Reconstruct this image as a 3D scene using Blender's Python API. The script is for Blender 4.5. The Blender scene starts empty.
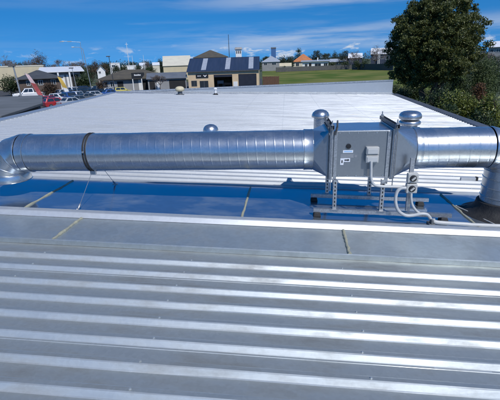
import bpy, math, random
from mathutils import Vector, Matrix, Euler
R = math.radians
sc = bpy.context.scene
C = sc.collection
random.seed(7)

# ------------------------------------------------------------------ camera
CAM_Z = 1.6
PITCH, YAW, ROLL = 19.26, 5.6, -1.9
FPX = 395.0
cm = Matrix.Rotation(R(YAW), 3, 'Z') @ Matrix.Rotation(R(90 - PITCH), 3, 'X') @ Matrix.Rotation(R(ROLL), 3, 'Z')
cam_d = bpy.data.cameras.new('camera'); cam = bpy.data.objects.new('camera', cam_d); C.objects.link(cam)
cam.matrix_world = Matrix.Translation((0, 0, CAM_Z)) @ cm.to_4x4()
cam_d.sensor_width = 36; cam_d.lens = 36 * FPX / 500
cam_d.clip_start = .05; cam_d.clip_end = 6000
sc.camera = cam
SL = math.tan(R(2.5))          # the roof falls 2.5 degrees towards +X
GZ = -4.2                      # street level

def ray(px, py): return cm @ Vector(((px - 250) / FPX, (200 - py) / FPX, -1.0))
def on_y(px, py, Y):
    d = ray(px, py); t = Y / d.y
    return Vector((d.x * t, Y, CAM_Z + d.z * t))
def az(px):
    d = ray(px, 62 - .0357 * (px - 250)); return math.atan2(d.x, d.y)
def at(px, d, z=GZ):
    a = az(px); return Vector((math.sin(a) * d, math.cos(a) * d, z))
def zof(px, py, d):
    r = ray(px, py); return CAM_Z + r.z / math.hypot(r.x, r.y) * d
def T(x, y, h=0.0): return Vector((x, y, h - SL * x))

# ------------------------------------------------------------------ materials
def nodes(m):
    m.use_nodes = True
    nt = m.node_tree
    return nt, nt.nodes, nt.links, nt.nodes['Principled BSDF']
def col(c): return (c[0], c[1], c[2], 1)
def mat(name, c, rough=.6, metal=0.0, c2=None, scale=4.0, detail=4, stretch=(1, 1, 1), bump=0.0, bscale=None,
        rvar=0.0, spec=None, lo=.35, hi=.65):
    m = bpy.data.materials.new(name)
    nt, n, l, p = nodes(m)
    p.inputs['Base Color'].default_value = col(c)
    p.inputs['Roughness'].default_value = rough
    p.inputs['Metallic'].default_value = metal
    if spec is not None: p.inputs['Specular IOR Level'].default_value = spec
    tc = n.new('ShaderNodeTexCoord'); mp = n.new('ShaderNodeMapping')
    mp.inputs['Scale'].default_value = stretch
    l.new(tc.outputs['Object'], mp.inputs['Vector'])
    nz = n.new('ShaderNodeTexNoise'); nz.inputs['Scale'].default_value = scale; nz.inputs['Detail'].default_value = detail
    l.new(mp.outputs['Vector'], nz.inputs['Vector'])
    if c2 is not None:
        rp = n.new('ShaderNodeValToRGB')
        rp.color_ramp.elements[0].position = lo; rp.color_ramp.elements[1].position = hi
        rp.color_ramp.elements[0].color = col(c); rp.color_ramp.elements[1].color = col(c2)
        l.new(nz.outputs['Fac'], rp.inputs['Fac']); l.new(rp.outputs['Color'], p.inputs['Base Color'])
    if rvar:
        mr = n.new('ShaderNodeMapRange')
        mr.inputs['From Min'].default_value = .3; mr.inputs['From Max'].default_value = .7
        mr.inputs['To Min'].default_value = rough - rvar; mr.inputs['To Max'].default_value = rough + rvar
        l.new(nz.outputs['Fac'], mr.inputs['Value']); l.new(mr.outputs['Result'], p.inputs['Roughness'])
    if bump:
        nb = n.new('ShaderNodeTexNoise'); nb.inputs['Scale'].default_value = bscale or scale * 3; nb.inputs['Detail'].default_value = 3
        l.new(mp.outputs['Vector'], nb.inputs['Vector'])
        b = n.new('ShaderNodeBump'); b.inputs['Strength'].default_value = bump; b.inputs['Distance'].default_value = .02
        l.new(nb.outputs['Fac'], b.inputs['Height']); l.new(b.outputs['Normal'], p.inputs['Normal'])
    return m

def galv(name, base=(.6, .62, .64), rough=.3, metal=.9, spangle=60, wave=.0, wscale=1.5, wstretch=(1, 1, 1), dirt=None, dirt_amt=.6,
         dscale=2.0, dstretch=(.35, 1.6, 1), rv=.08, cell=.16):
    """zinc-coated sheet: crystal spangle, uneven sheen, optional grime with a shape of its own and slight oil-canning"""
    m = bpy.data.materials.new(name)
    nt, n, l, p = nodes(m)
    tc = n.new('ShaderNodeTexCoord')
    v = n.new('ShaderNodeTexVoronoi'); v.inputs['Scale'].default_value = spangle
    l.new(tc.outputs['Object'], v.inputs['Vector'])
    sep = n.new('ShaderNodeSeparateColor'); l.new(v.outputs['Color'], sep.inputs['Color'])
    mr = n.new('ShaderNodeMapRange'); mr.inputs['To Min'].default_value = 1 - cell; mr.inputs['To Max'].default_value = 1 + cell
    l.new(sep.outputs['Red'], mr.inputs['Value'])
    mx = n.new('ShaderNodeMix'); mx.data_type = 'RGBA'; mx.blend_type = 'MULTIPLY'; mx.inputs['Factor'].default_value = 1
    mx.inputs[6].default_value = col(base)
    l.new(mr.outputs['Result'], mx.inputs[7])
    out = mx.outputs[2]
    mpd = n.new('ShaderNodeMapping'); mpd.inputs['Scale'].default_value = dstretch
    l.new(tc.outputs['Object'], mpd.inputs['Vector'])
    nz = n.new('ShaderNodeTexNoise'); nz.inputs['Scale'].default_value = dscale; nz.inputs['Detail'].default_value = 8; nz.inputs['Roughness'].default_value = .65
    l.new(mpd.outputs['Vector'], nz.inputs['Vector'])
    rr = n.new('ShaderNodeMapRange'); rr.inputs['From Min'].default_value = .3; rr.inputs['From Max'].default_value = .7
    rr.inputs['To Min'].default_value = rough - rv; rr.inputs['To Max'].default_value = rough + rv
    l.new(nz.outputs['Fac'], rr.inputs['Value']); l.new(rr.outputs['Result'], p.inputs['Roughness'])
    p.inputs['Metallic'].default_value = metal
    if dirt:
        dr = n.new('ShaderNodeMapRange'); dr.inputs['From Min'].default_value = .48; dr.inputs['From Max'].default_value = .74
        dr.inputs['To Max'].default_value = dirt_amt
        l.new(nz.outputs['Fac'], dr.inputs['Value'])
        m2 = n.new('ShaderNodeMix'); m2.data_type = 'RGBA'; m2.inputs[7].default_value = col(dirt)
        l.new(dr.outputs['Result'], m2.inputs['Factor']); l.new(out, m2.inputs[6]); out = m2.outputs[2]
        mm = n.new('ShaderNodeMapRange'); mm.inputs['To Min'].default_value = metal; mm.inputs['To Max'].default_value = metal * .5
        l.new(dr.outputs['Result'], mm.inputs['Value']); l.new(mm.outputs['Result'], p.inputs['Metallic'])
    l.new(out, p.inputs['Base Color'])
    if wave:
        mw = n.new('ShaderNodeMapping'); mw.inputs['Scale'].default_value = wstretch
        l.new(tc.outputs['Object'], mw.inputs['Vector'])
        nb = n.new('ShaderNodeTexNoise'); nb.inputs['Scale'].default_value = wscale; nb.inputs['Detail'].default_value = 2
        l.new(mw.outputs['Vector'], nb.inputs['Vector'])
        b = n.new('ShaderNodeBump'); b.inputs['Strength'].default_value = wave; b.inputs['Distance'].default_value = .02
        l.new(nb.outputs['Fac'], b.inputs['Height']); l.new(b.outputs['Normal'], p.inputs['Normal'])
    return m

def leafmat(name, dark, light, rough=.45, trans=.25, spec=.5):
    m = bpy.data.materials.new(name)
    nt, n, l, p = nodes(m)
    g = n.new('ShaderNodeNewGeometry')
    rp = n.new('ShaderNodeValToRGB')
    rp.color_ramp.elements[0].color = col(dark); rp.color_ramp.elements[1].color = col(light)
    l.new(g.outputs['Random Per Island'], rp.inputs['Fac'])
    l.new(rp.outputs['Color'], p.inputs['Base Color'])
    p.inputs['Roughness'].default_value = rough
    p.inputs['Specular IOR Level'].default_value = spec
    t = n.new('ShaderNodeBsdfTranslucent'); l.new(rp.outputs['Color'], t.inputs['Color'])
    mx = n.new('ShaderNodeMixShader'); mx.inputs['Fac'].default_value = trans
    l.new(p.outputs[0], mx.inputs[1]); l.new(t.outputs[0], mx.inputs[2])
    l.new(mx.outputs[0], n['Material Output'].inputs['Surface'])
    return m

M = {}
M['roof'] = galv('ribbed zinc roof', (.525, .56, .56), .50, .62, 45, .14, 2.5, (.25, 1, 1), dirt=(.22, .22, .21), dirt_amt=.75, dscale=5, dstretch=(.45, 1.6, 1), cell=.035)
M['pan_far'] = galv('dull zinc pan', (.53, .545, .545), .5, .5, 30, .12, 1.2, (.3, 1, 1), dirt=(.2, .21, .21), dirt_amt=.6, dscale=1.5, cell=.03)
M['pan'] = galv('grimy zinc pan', (.41, .435, .42), .48, .60, 45, .12, 2.5, (.25, 1, 1), dirt=(.15, .15, .14), dirt_amt=.8, dscale=3.0, dstretch=(.5, 1.3, 1), cell=.04)
M['roof_far'] = galv('white weathered zinc roof', (.50, .52, .535), .55, .38, 30, .15, 1.2, (.3, 1, 1), dirt=(.33, .34, .34), dirt_amt=.6, dscale=1.3, cell=.03)
M['cap'] = galv('dull zinc flashing', (.48, .525, .525), .42, .72, 30, .10, 3, dirt=(.19, .21, .22), dirt_amt=.7, dscale=3.5, dstretch=(1, 1, 1), cell=.05)
M['fold'] = galv('sunlit zinc fold', (.56, .58, .59), .5, .6, 30, .08, 3, dirt=(.3, .3, .3), dirt_amt=.4, dscale=3, cell=.04)  # paler than the cap: sun on the tilted face put into the colour
M['edgecap'] = galv('dull zinc edge capping', (.46, .49, .52), .42, .6, 25, .05, 1.3, dirt=(.25, .26, .27), dirt_amt=.5, cell=.03)
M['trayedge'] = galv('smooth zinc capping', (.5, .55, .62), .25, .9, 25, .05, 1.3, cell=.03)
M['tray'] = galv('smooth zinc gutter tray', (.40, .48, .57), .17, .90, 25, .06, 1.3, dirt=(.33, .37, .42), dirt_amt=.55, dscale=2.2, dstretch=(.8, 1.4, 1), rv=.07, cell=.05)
M['duct'] = galv('spiral duct zinc', (.57, .59, .60), .27, .92, 55, .05, 3, dirt=(.40, .41, .41), dirt_amt=.2, dscale=5, dstretch=(1, 1, 1), rv=.03, cell=.05)
M['box'] = galv('grey zinc fan housing', (.30, .32, .335), .40, .75, 60, .03, 2, rv=.05, cell=.03)
M['cone'] = galv('folded zinc cone', (.48, .505, .53), .30, .88, 50, .04, 3, rv=.05, cell=.04)
M['strut'] = galv('zinc strut channel', (.46, .47, .48), .42, .85, 80)
M['strut_dark'] = mat('dark weathered steel', (.12, .125, .13), .5, .5, c2=(.19, .195, .2), scale=30)
M['vent'] = galv('spun metal vent', (.52, .54, .56), .30, .9, 40, rv=.06)
M['seal'] = mat('old khaki sealant', (.36, .35, .25), .7, c2=(.28, .28, .22), scale=12, bump=.4)
M['seal_light'] = mat('silver sealant bead', (.5, .5, .48), .5, c2=(.38, .38, .36), scale=14, bump=.3)
M['rubber'] = mat('black rubber', (.012, .012, .014), .7, c2=(.022, .022, .022), scale=20, bump=.2)
M['pvc'] = mat('grey pvc', (.50, .51, .50), .42, c2=(.45, .46, .455), scale=10)
M['switch'] = mat('light grey switch plastic', (.48, .48, .45), .4, c2=(.42, .42, .4), scale=25)
M['black'] = mat('black plastic', (.012, .012, .014), .45, c2=(.02, .02, .02), scale=20)
M['white'] = mat('white paint', (.78, .78, .76), .5, c2=(.7, .7, .68), scale=1.5)
M['sticker'] = mat('white sticker', (.75, .77, .8), .45, c2=(.68, .7, .74), scale=30)
M['sticker_blue'] = mat('pale blue print', (.3, .5, .75), .45, c2=(.35, .55, .8), scale=30)
M['sticker_grey'] = mat('grey plate', (.3, .31, .33), .4, .4, c2=(.34, .35, .36), scale=40)
M['wire'] = galv('galvanised wire', (.5, .5, .5), .4, .8, 90)
M['clad'] = galv('pale metal cladding', (.40, .44, .48), .5, .35, 14, .06, .8, dirt=(.28, .31, .34), dirt_amt=.35, dscale=.6, dstretch=(1, 1, .4), cell=.02)
M['barge'] = mat('dark grey capping', (.10, .105, .115), .45, .3, c2=(.14, .14, .15), scale=3)
M['capgrey'] = galv('light grey capping', (.42, .44, .46), .45, .6, 20)
M['block'] = mat('painted block wall', (.34, .33, .31), .85, c2=(.28, .27, .26), scale=1.2, bump=.3)
M['asphalt'] = mat('asphalt', (.045, .046, .048), .9, c2=(.062, .062, .062), scale=.25, bump=.2, bscale=30)
M['ground'] = mat('rough ground', (.075, .085, .04), .95, c2=(.05, .07, .028), scale=.02)
M['lawn'] = mat('mown lawn', (.075, .118, .02), .95, c2=(.17, .17, .05), scale=.09, detail=9, bump=.5, bscale=3, spec=.1, lo=.4, hi=.6)
M['line'] = mat('road paint', (.7, .7, .68), .7, c2=(.55, .55, .54), scale=3)
M['beige'] = mat('beige wall', (.66, .50, .31), .8, c2=(.58, .44, .28), scale=.9)
M['bluroof'] = mat('dark blue roofing', (.035, .055, .10), .4, .3, c2=(.045, .065, .115), scale=.5, stretch=(4, .3, 1))
M['skylight'] = mat('translucent roof sheet', (.34, .37, .42), .5, c2=(.28, .31, .36), scale=2)
M['dark'] = mat('opening shade', (.010, .010, .012), .8, c2=(.018, .017, .016), scale=1)  # near-black panels for openings and slots, their shade put into the colour
M['roller'] = mat('roller door', (.028, .032, .045), .45, .3, c2=(.036, .04, .055), scale=1)
M['glass'] = mat('dark window glass', (.02, .028, .036), .08, 0, c2=(.03, .04, .05), scale=.8, spec=.8)
M['cream'] = mat('cream wall', (.58, .50, .33), .8, c2=(.52, .45, .31), scale=.5)
M['cream2'] = mat('pale cream cladding', (.62, .58, .46), .7, c2=(.56, .52, .42), scale=.5)
M['brownwall'] = mat('brown brick wall', (.12, .085, .065), .85, c2=(.09, .065, .05), scale=2)
M['brownroof'] = mat('brown tiled roof', (.095, .082, .058), .8, c2=(.07, .062, .048), scale=.8, bump=.3)
M['greyroof'] = mat('charcoal tiled roof', (.07, .075, .08), .75, c2=(.052, .056, .062), scale=.8, bump=.3)
M['ltroof'] = mat('light metal roof', (.50, .53, .56), .45, .3, c2=(.44, .47, .50), scale=.7)
M['whiteroof'] = mat('white metal roof', (.74, .75, .76), .5, c2=(.68, .69, .7), scale=.5)
M['midroof'] = mat('mid grey roof', (.20, .21, .225), .55, .3, c2=(.16, .17, .185), scale=.5)
M['annexroof'] = mat('weathered grey roof', (.16, .165, .165), .75, .1, c2=(.12, .125, .12), scale=.5, bump=.2)
M['orange'] = mat('orange roof tiles', (.52, .20, .075), .75, c2=(.42, .15, .06), scale=.8, bump=.3)
M['navywall'] = mat('dark blue cladding', (.03, .04, .07), .6, c2=(.04, .05, .08), scale=.8)
M['bluewall'] = mat('blue tower cladding', (.05, .13, .30), .5, c2=(.06, .15, .33), scale=.2)
M['greywall'] = mat('grey render', (.28, .28, .28), .8, c2=(.24, .24, .24), scale=.5)
M['timber'] = mat('brown timber', (.17, .085, .05), .8, c2=(.12, .06, .038), scale=1.5, stretch=(6, 1, 1), bump=.3)
M['greytimber'] = mat('weathered paling', (.10, .10, .095), .85, c2=(.065, .068, .066), scale=1.2, stretch=(6, 1, 1), bump=.3)
M['bark'] = mat('bark', (.085, .065, .048), .9, c2=(.05, .04, .032), scale=5, bump=.6)
M['twig'] = mat('bare twigs', (.17, .14, .125), .9, c2=(.13, .11, .10), scale=2)
M['pole'] = galv('galvanised pole', (.42, .43, .43), .5, .6, 20)
M['darkpole'] = mat('dark pole', (.05, .055, .06), .5, .3, c2=(.07, .07, .08), scale=3)
M['tyre'] = mat('tyre', (.012, .012, .012), .8, c2=(.02, .02, .02), scale=20)
M['rim'] = mat('alloy rim', (.4, .4, .42), .35, .8, c2=(.34, .34, .36), scale=12)
M['lamp'] = mat('headlight lens', (.6, .62, .64), .1, .2, c2=(.5, .52, .55), scale=8)
M['tail'] = mat('tail light', (.35, .01, .01), .2, c2=(.25, .008, .008), scale=8)
M['red_flag'] = mat('red flag cloth', (.45, .10, .10), .8, c2=(.36, .07, .07), scale=2)
M['pink_flag'] = mat('pale pink flag cloth', (.62, .48, .48), .8, c2=(.55, .40, .41), scale=2)
M['yellow_flag'] = mat('yellow flag cloth', (.62, .42, .08), .8, c2=(.55, .36, .07), scale=2)
M['yellowplastic'] = mat('cream fibreglass', (.62, .54, .36), .6, c2=(.52, .45, .30), scale=8)
def paint(name, c): return mat(name, c, .28, .1, c2=tuple(x * .88 for x in c), scale=.8, spec=.6)
M['l_big'] = leafmat('glossy broad leaf', (.034, .052, .012), (.165, .178, .05), .48, .32)
M['l_shrub'] = leafmat('laurel leaf', (.04, .065, .012), (.25, .27, .055), .4, .25)
M['l_dark'] = leafmat('dark evergreen leaf', (.016, .034, .011), (.06, .09, .028), .5, .2)
M['l_mid'] = leafmat('mid green leaf', (.022, .042, .014), (.07, .10, .03), .5, .25)
M['l_brown'] = leafmat('autumn leaf', (.06, .042, .028), (.15, .095, .055), .6, .25)
M['l_red'] = leafmat('russet leaf', (.09, .045, .02), (.20, .10, .045), .6, .25)
M['l_greygreen'] = leafmat('grey green leaf', (.04, .065, .022), (.13, .17, .06), .6, .25)
M['l_far'] = leafmat('far tree leaf', (.025, .04, .022), (.06, .075, .04), .6, .2)

# ------------------------------------------------------------------ mesh builder
class MB:
    def __init__(s): s.v = []; s.f = []
    def add(s, vs, fs):
        o = len(s.v); s.v += [tuple(v) for v in vs]; s.f += [tuple(i + o for i in f) for f in fs]; return s
    def box(s, x0, x1, y0, y1, z0, z1):
        vs = [(x, y, z) for z in (z0, z1) for y in (y0, y1) for x in (x0, x1)]
        return s.add(vs, [(0, 2, 3, 1), (4, 5, 7, 6), (0, 1, 5, 4), (2, 6, 7, 3), (0, 4, 6, 2), (1, 3, 7, 5)])
    def hexa(s, p):   # 8 points: bottom 4 ccw, top 4 ccw
        return s.add(p, [(3, 2, 1, 0), (4, 5, 6, 7), (0, 1, 5, 4), (1, 2, 6, 5), (2, 3, 7, 6), (3, 0, 4, 7)])
    def bar(s, a, b, w, h, up=(0, 0, 1)):
        a = Vector(a); b = Vector(b); d = (b - a).normalized(); u = Vector(up)
        if abs(d.dot(u)) > .95: u = Vector((1, 0, 0))
        sd = d.cross(u).normalized(); u = sd.cross(d).normalized()
        q = [(-1, -1), (1, -1), (1, 1), (-1, 1)]
        return s.hexa([a + sd * (i * w / 2) + u * (j * h / 2) for i, j in q] + [b + sd * (i * w / 2) + u * (j * h / 2) for i, j in q])
    def rings(s, rings, close=True, cap0=True, cap1=True):
        n = len(rings[0]); o = len(s.v)
        for r in rings: s.v += [tuple(p) for p in r]
        for k in range(len(rings) - 1):
            for i in range(n if close else n - 1):
                j = (i + 1) % n
                s.f.append((o + k * n + i, o + k * n + j, o + (k + 1) * n + j, o + (k + 1) * n + i))
        if cap0: s.f.append(tuple(o + i for i in reversed(range(n))))
        if cap1: s.f.append(tuple(o + (len(rings) - 1) * n + i for i in range(n)))
        return s
    def tube(s, pts, r, n=10, cap=True):
        pts = [Vector(p) for p in pts]; rs = r if isinstance(r, (list, tuple)) else [r] * len(pts)
        d = (pts[1] - pts[0]).normalized(); u = Vector((0, 0, 1)) if abs(d.z) < .9 else Vector((1, 0, 0))
        a = d.cross(u).normalized(); rings = []
        for k, p in enumerate(pts):
            dd = (pts[min(k + 1, len(pts) - 1)] - pts[max(k - 1, 0)]).normalized()
            a = (a - dd * a.dot(dd)).normalized(); b = dd.cross(a)
            rings.append([p + a * (math.cos(t) * rs[k]) + b * (math.sin(t) * rs[k]) for t in [2 * math.pi * i / n for i in range(n)]])
        return s.rings(rings, True, cap, cap)
    def lathe(s, prof, c=(0, 0, 0), n=32, axis='z', cap=True):
        c = Vector(c); rings = []
        for r, h in prof:
            ring = []
            for i in range(n):
                t = 2 * math.pi * i / n
                if axis == 'z': ring.append(c + Vector((r * math.cos(t), r * math.sin(t), h)))
                elif axis == 'y': ring.append(c + Vector((r * math.cos(t), h, -r * math.sin(t))))
                else: ring.append(c + Vector((h, r * math.cos(t), r * math.sin(t))))
            rings.append(ring)
        return s.rings(rings, True, cap, cap)
    def prism(s, poly, a, b, axis='y'):
        def P(p, t): return (p[0], t, p[1]) if axis == 'y' else ((t, p[0], p[1]) if axis == 'x' else (p[0], p[1], t))
        n = len(poly)
        vs = [P(p, a) for p in poly] + [P(p, b) for p in poly]
        fs = [tuple(reversed(range(n))), tuple(range(n, 2 * n))] + [(i, (i + 1) % n, n + (i + 1) % n, n + i) for i in range(n)]
        return s.add(vs, fs)
    def build(s, name, m, parent=None, smooth=None, bevel=0, loc=None, fix=True):
        me = bpy.data.meshes.new(name); me.from_pydata(s.v, [], s.f)
        me.materials.append(m)
        if fix and len(s.f) < 60000:
            import bmesh
            bm = bmesh.new(); bm.from_mesh(me); bmesh.ops.recalc_face_normals(bm, faces=bm.faces); bm.to_mesh(me); bm.free()
        o = bpy.data.objects.new(name, me); C.objects.link(o)
        if parent: o.parent = parent
        if loc: o.location = loc
        if smooth is not None:
            me.shade_smooth(); me.set_sharp_from_angle(angle=R(smooth))
        if bevel:
            b = o.modifiers.new('edge', 'BEVEL'); b.width = bevel; b.segments = 2; b.limit_method = 'ANGLE'; b.angle_limit = R(35)
        return o

def tag(o, label=None, cat=None, group=None, kind=None):
    if label: o['label'] = label
    if cat: o['category'] = cat
    if group: o['group'] = group
    if kind: o['kind'] = kind
    return o
def empty(name, loc=(0, 0, 0), rz=0, label=None, cat=None, group=None):
    o = bpy.data.objects.new(name, None); C.objects.link(o); o.location = loc; o.rotation_euler = (0, 0, rz)
    o.empty_display_size = .2
    return tag(o, label, cat, group)
def copy_tree(o, parent=None):
    c = o.copy(); C.objects.link(c)
    if parent: c.parent = parent
    for ch in list(o.children): copy_tree(ch, c)
    return c

# ------------------------------------------------------------------ world, sun
SUN_EL, SUN_OFF = 49.0, 32.0      # the sun stands behind the camera, 32 degrees to the right
w = bpy.data.worlds.new('World'); sc.world = w; w.use_nodes = True
nt = w.node_tree; n = nt.nodes; l = nt.links
bg = n['Background']; bg.inputs['Strength'].default_value = .115
sky = n.new('ShaderNodeTexSky'); sky.sky_type = 'NISHITA'; sky.sun_disc = False
sky.sun_elevation = R(SUN_EL); sky.sun_rotation = R(180 - SUN_OFF)
sky.air_density = 1.0; sky.dust_density = .1; sky.ozone_density = 4.0; sky.altitude = 50
hs = n.new('ShaderNodeHueSaturation'); hs.inputs['Saturation'].default_value = 1.42; hs.inputs['Value'].default_value = 1.0; hs.inputs['Hue'].default_value = .504
l.new(sky.outputs[0], hs.inputs['Color'])
tc = n.new('ShaderNodeTexCoord'); sp = n.new('ShaderNodeSeparateXYZ'); l.new(tc.outputs['Generated'], sp.inputs[0])
# clear winter air: little whitening towards the horizon, so the sky is looked up a little higher than it stands
lift = n.new('ShaderNodeVectorMath'); lift.operation = 'MULTIPLY_ADD'
lift.inputs[1].default_value = (1, 1, .85); lift.inputs[2].default_value = (0, 0, .21)
l.new(tc.outputs['Generated'], lift.inputs[0])
nrmv = n.new('ShaderNodeVectorMath'); nrmv.operation = 'NORMALIZE'; l.new(lift.outputs[0], nrmv.inputs[0]); l.new(nrmv.outputs[0], sky.inputs['Vector'])
def math_(op, a=None, b=None, clamp=False):
    m = n.new('ShaderNodeMath'); m.operation = op; m.use_clamp = clamp
    for i, x in enumerate((a, b)):
        if x is None: continue
        if isinstance(x, (int, float)): m.inputs[i].default_value = x
        else: l.new(x, m.inputs[i])
    return m.outputs[0]
def rng(x, a, b, c=0, d=1, smooth=True):
    m = n.new('ShaderNodeMapRange'); m.interpolation_type = 'SMOOTHSTEP' if smooth else 'LINEAR'
    for k, v in zip(('From Min', 'From Max', 'To Min', 'To Max'), (a, b, c, d)): m.inputs[k].default_value = v
    l.new(x, m.inputs['Value']); return m.outputs['Result']
azn = math_('ARCTAN2', sp.outputs['X'], sp.outputs['Y']); eln = math_('ARCSINE', sp.outputs['Z'])
def cloud(sx, sy, seed, lo, hi, detail=6, rough=.6):
    cb = n.new('ShaderNodeCombineXYZ')
    l.new(math_('MULTIPLY', azn, sx), cb.inputs[0]); l.new(math_('MULTIPLY', eln, sy), cb.inputs[1]); cb.inputs[2].default_value = seed
    nz = n.new('ShaderNodeTexNoise'); nz.inputs['Scale'].default_value = 1; nz.inputs['Detail'].default_value = detail; nz.inputs['Roughness'].default_value = rough
    nz.inputs['Distortion'].default_value = .3
    l.new(cb.outputs[0], nz.inputs['Vector'])
    return rng(nz.outputs['Fac'], lo, hi)
def band(a, b, c, d):   # rises a..b, falls c..d in elevation (degrees)
    return math_('MULTIPLY', rng(eln, R(a), R(b)), rng(eln, R(c), R(d), 1, 0))
# low bank of haze-white cloud along the horizon, stronger to the right; a high streak above; fair-weather puffs
c1 = math_('MULTIPLY', math_('MULTIPLY', cloud(3.2, 34, 3.1, .36, .66), band(.6, 2.4, 2.8, 5.2)), rng(azn, R(-26), R(2), .06, .55))
c2_ = math_('MULTIPLY', math_('MULTIPLY', cloud(2.6, 30, 8.4, .40, .70), band(5.8, 7.4, 9.5, 13)), rng(azn, R(-20), R(6), .08, .55))
c3 = math_('MULTIPLY', math_('MULTIPLY', cloud(16, 42, 5.7, .52, .66), band(-.2, .5, 1.6, 2.8)), rng(azn, R(-40), R(0), .3, .9))
c4 = math_('MULTIPLY', math_('MULTIPLY', cloud(4, 40, 1.7, .5, .8), band(2, 4, 5, 8)), .12)
cl = math_('MAXIMUM', math_('MAXIMUM', c1, c2_), math_('MAXIMUM', c3, c4))
mx = n.new('ShaderNodeMix'); mx.data_type = 'RGBA'
mx.inputs[7].default_value = (5.2, 5.7, 6.4, 1)
l.new(cl, mx.inputs['Factor']); l.new(hs.outputs[0], mx.inputs[6]); l.new(mx.outputs[2], bg.inputs['Color'])

sd = bpy.data.lights.new('sun', 'SUN'); sun = bpy.data.objects.new('sun', sd); C.objects.link(sun)
sd.energy = 3.5; sd.angle = R(.5); sd.color = (1, .975, .935)
sdir = Vector((math.sin(R(SUN_OFF)) * math.cos(R(SUN_EL)), -math.cos(R(SUN_OFF)) * math.cos(R(SUN_EL)), math.sin(R(SUN_EL))))
sun.rotation_euler = sdir.to_track_quat('Z', 'Y').to_euler(); sun.location = sdir * 50
vs = sc.view_settings
vs.view_transform = 'Standard'; vs.look = 'None'; vs.gamma = 1; vs.use_curve_mapping = False; vs.exposure = .08
sc.cycles.max_bounces = 6; sc.cycles.use_denoising = True

# ------------------------------------------------------------------ ground
tag(MB().add([(-4000, -500, GZ - .06), (4000, -500, GZ - .06), (4000, 5000, GZ - .06), (-4000, 5000, GZ - .06)], [(0, 1, 2, 3)]).build('ground', M['ground']),
    'flat ground under the buildings', 'ground', kind='structure')
p = [at(-80, 20), at(186, 20), at(186, 62), at(268, 62), at(268, 150), at(-80, 150)]
tag(MB().add([(q.x, q.y, GZ - .03) for q in p], [tuple(range(6))]).build('car_park', M['asphalt']),
    'grey asphalt car park with rows of parked cars', 'car park', kind='structure')
p = [at(262, 60), at(470, 60), at(470, 300), at(262, 300)]
tag(MB().add([(q.x, q.y, GZ - .01) for q in p], [(0, 1, 2, 3)]).build('lawn', M['lawn']),
    'open mown green lawn behind the parapet', 'lawn', kind='structure')

# ------------------------------------------------------------------ our roof
PITCH_R, H_R = .195, .033
def rib_profile(y0, ny, lap_every=4, first_lap=2):
    """profile (y, h): near slope, top, far slope, pan"""
    pr = []
    for k in range(ny):
        y = y0 + k * PITCH_R
        if (k - first_lap) % lap_every == 0:      # sheet lap: a thin lip at the foot of the rib
            pr += [(y - .016, 0), (y - .014, .0035), (y - .004, .005)]
        pr += [(y - .005, .0), (y + .003, .0035), (y + .022, H_R - .003), (y + .030, H_R), (y + .056, H_R), (y + .062, H_R - .003), (y + .080, .003), (y + .088, 0.0)]
    return pr
def sheet(mb, prof, xl, xr, seg, base=0.0, wob=0.0, rnd=None):
    rows = []
    for y, h in prof:
        a, b = xl(y), xr(y)
        rows.append([T(a + (b - a) * i / seg, y, base + h + (rnd.uniform(-wob, wob) if rnd else 0)) for i in range(seg + 1)])
    o = len(mb.v)
    for r in rows: mb.v += [tuple(v) for v in r]
    m = seg + 1
    for k in range(len(rows) - 1):
        for i in range(seg): mb.f.append((o + k * m + i, o + k * m + i + 1, o + (k + 1) * m + i + 1, o + (k + 1) * m + i))
    return mb
NX0, NX1 = -6.2, 6.0
near = empty('building', (0, 0, GZ), 0, 'building with the low ribbed zinc roof filling the foreground', 'building')
def nb(mb, name, m, parent=near, **k):
    o = mb.build(name, m, parent, **k); o.location = (0, 0, -GZ) if parent is near else (0, 0, 0); return o
mb = MB(); sheet(mb, rib_profile(2.82 - 39 * PITCH_R, 40) + [(3.0, 0), (3.3, 0)], lambda y: NX0, lambda y: NX1, 40, 0, .0009, random.Random(2))
rnd = random.Random(5)
for k in range(40):          # roofing screws along the crowns, in cross rows
    for xr in (-4.55, -3.3, -2.05, -.8, .45, 1.7, 2.95, 4.2):
        q = T(xr + rnd.uniform(-.02, .02), 2.82 - (39 - k) * PITCH_R + .042, H_R)
        mb.lathe([(.0085, 0), (.0085, .002), (.005, .0022), (.005, .007)], q, 6)
near_roof = nb(mb, 'roof', M['roof'], fix=False)
near_roof.data.materials.append(M['pan'])
for pl in near_roof.data.polygons:
    if len(pl.vertices) == 4 and pl.area > .0015 and pl.normal.z > .975: pl.material_index = 1   # grime lies on the level faces
# wide cap flashing with folded front lip, an upstand fold, and the gutter tray behind
prof = [(3.075, .002), (3.078, .044), (3.088, .050), (3.10, .046), (3.60, .046), (3.606, .047)]
mb = MB(); sheet(mb, prof, lambda y: NX0, lambda y: NX1, 60, 0, .0006, random.Random(3))
fl = nb(mb, 'cap_flashing', M['cap'], fix=False)
mb = MB(); sheet(mb, [(3.600, .0485), (3.606, .050), (3.640, .090), (3.648, .094), (3.72, .093), (3.730, .088), (3.735, .02), (3.740, .006)], lambda y: NX0, lambda y: NX1, 60, 0, .0006, random.Random(13))
nb(mb, 'upstand_fold', M['fold'], fix=False)
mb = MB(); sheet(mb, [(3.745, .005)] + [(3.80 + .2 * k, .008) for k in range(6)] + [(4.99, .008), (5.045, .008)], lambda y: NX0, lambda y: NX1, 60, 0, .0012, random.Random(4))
tray = nb(mb, 'gutter_tray', M['tray'], smooth=40, fix=False)
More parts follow.
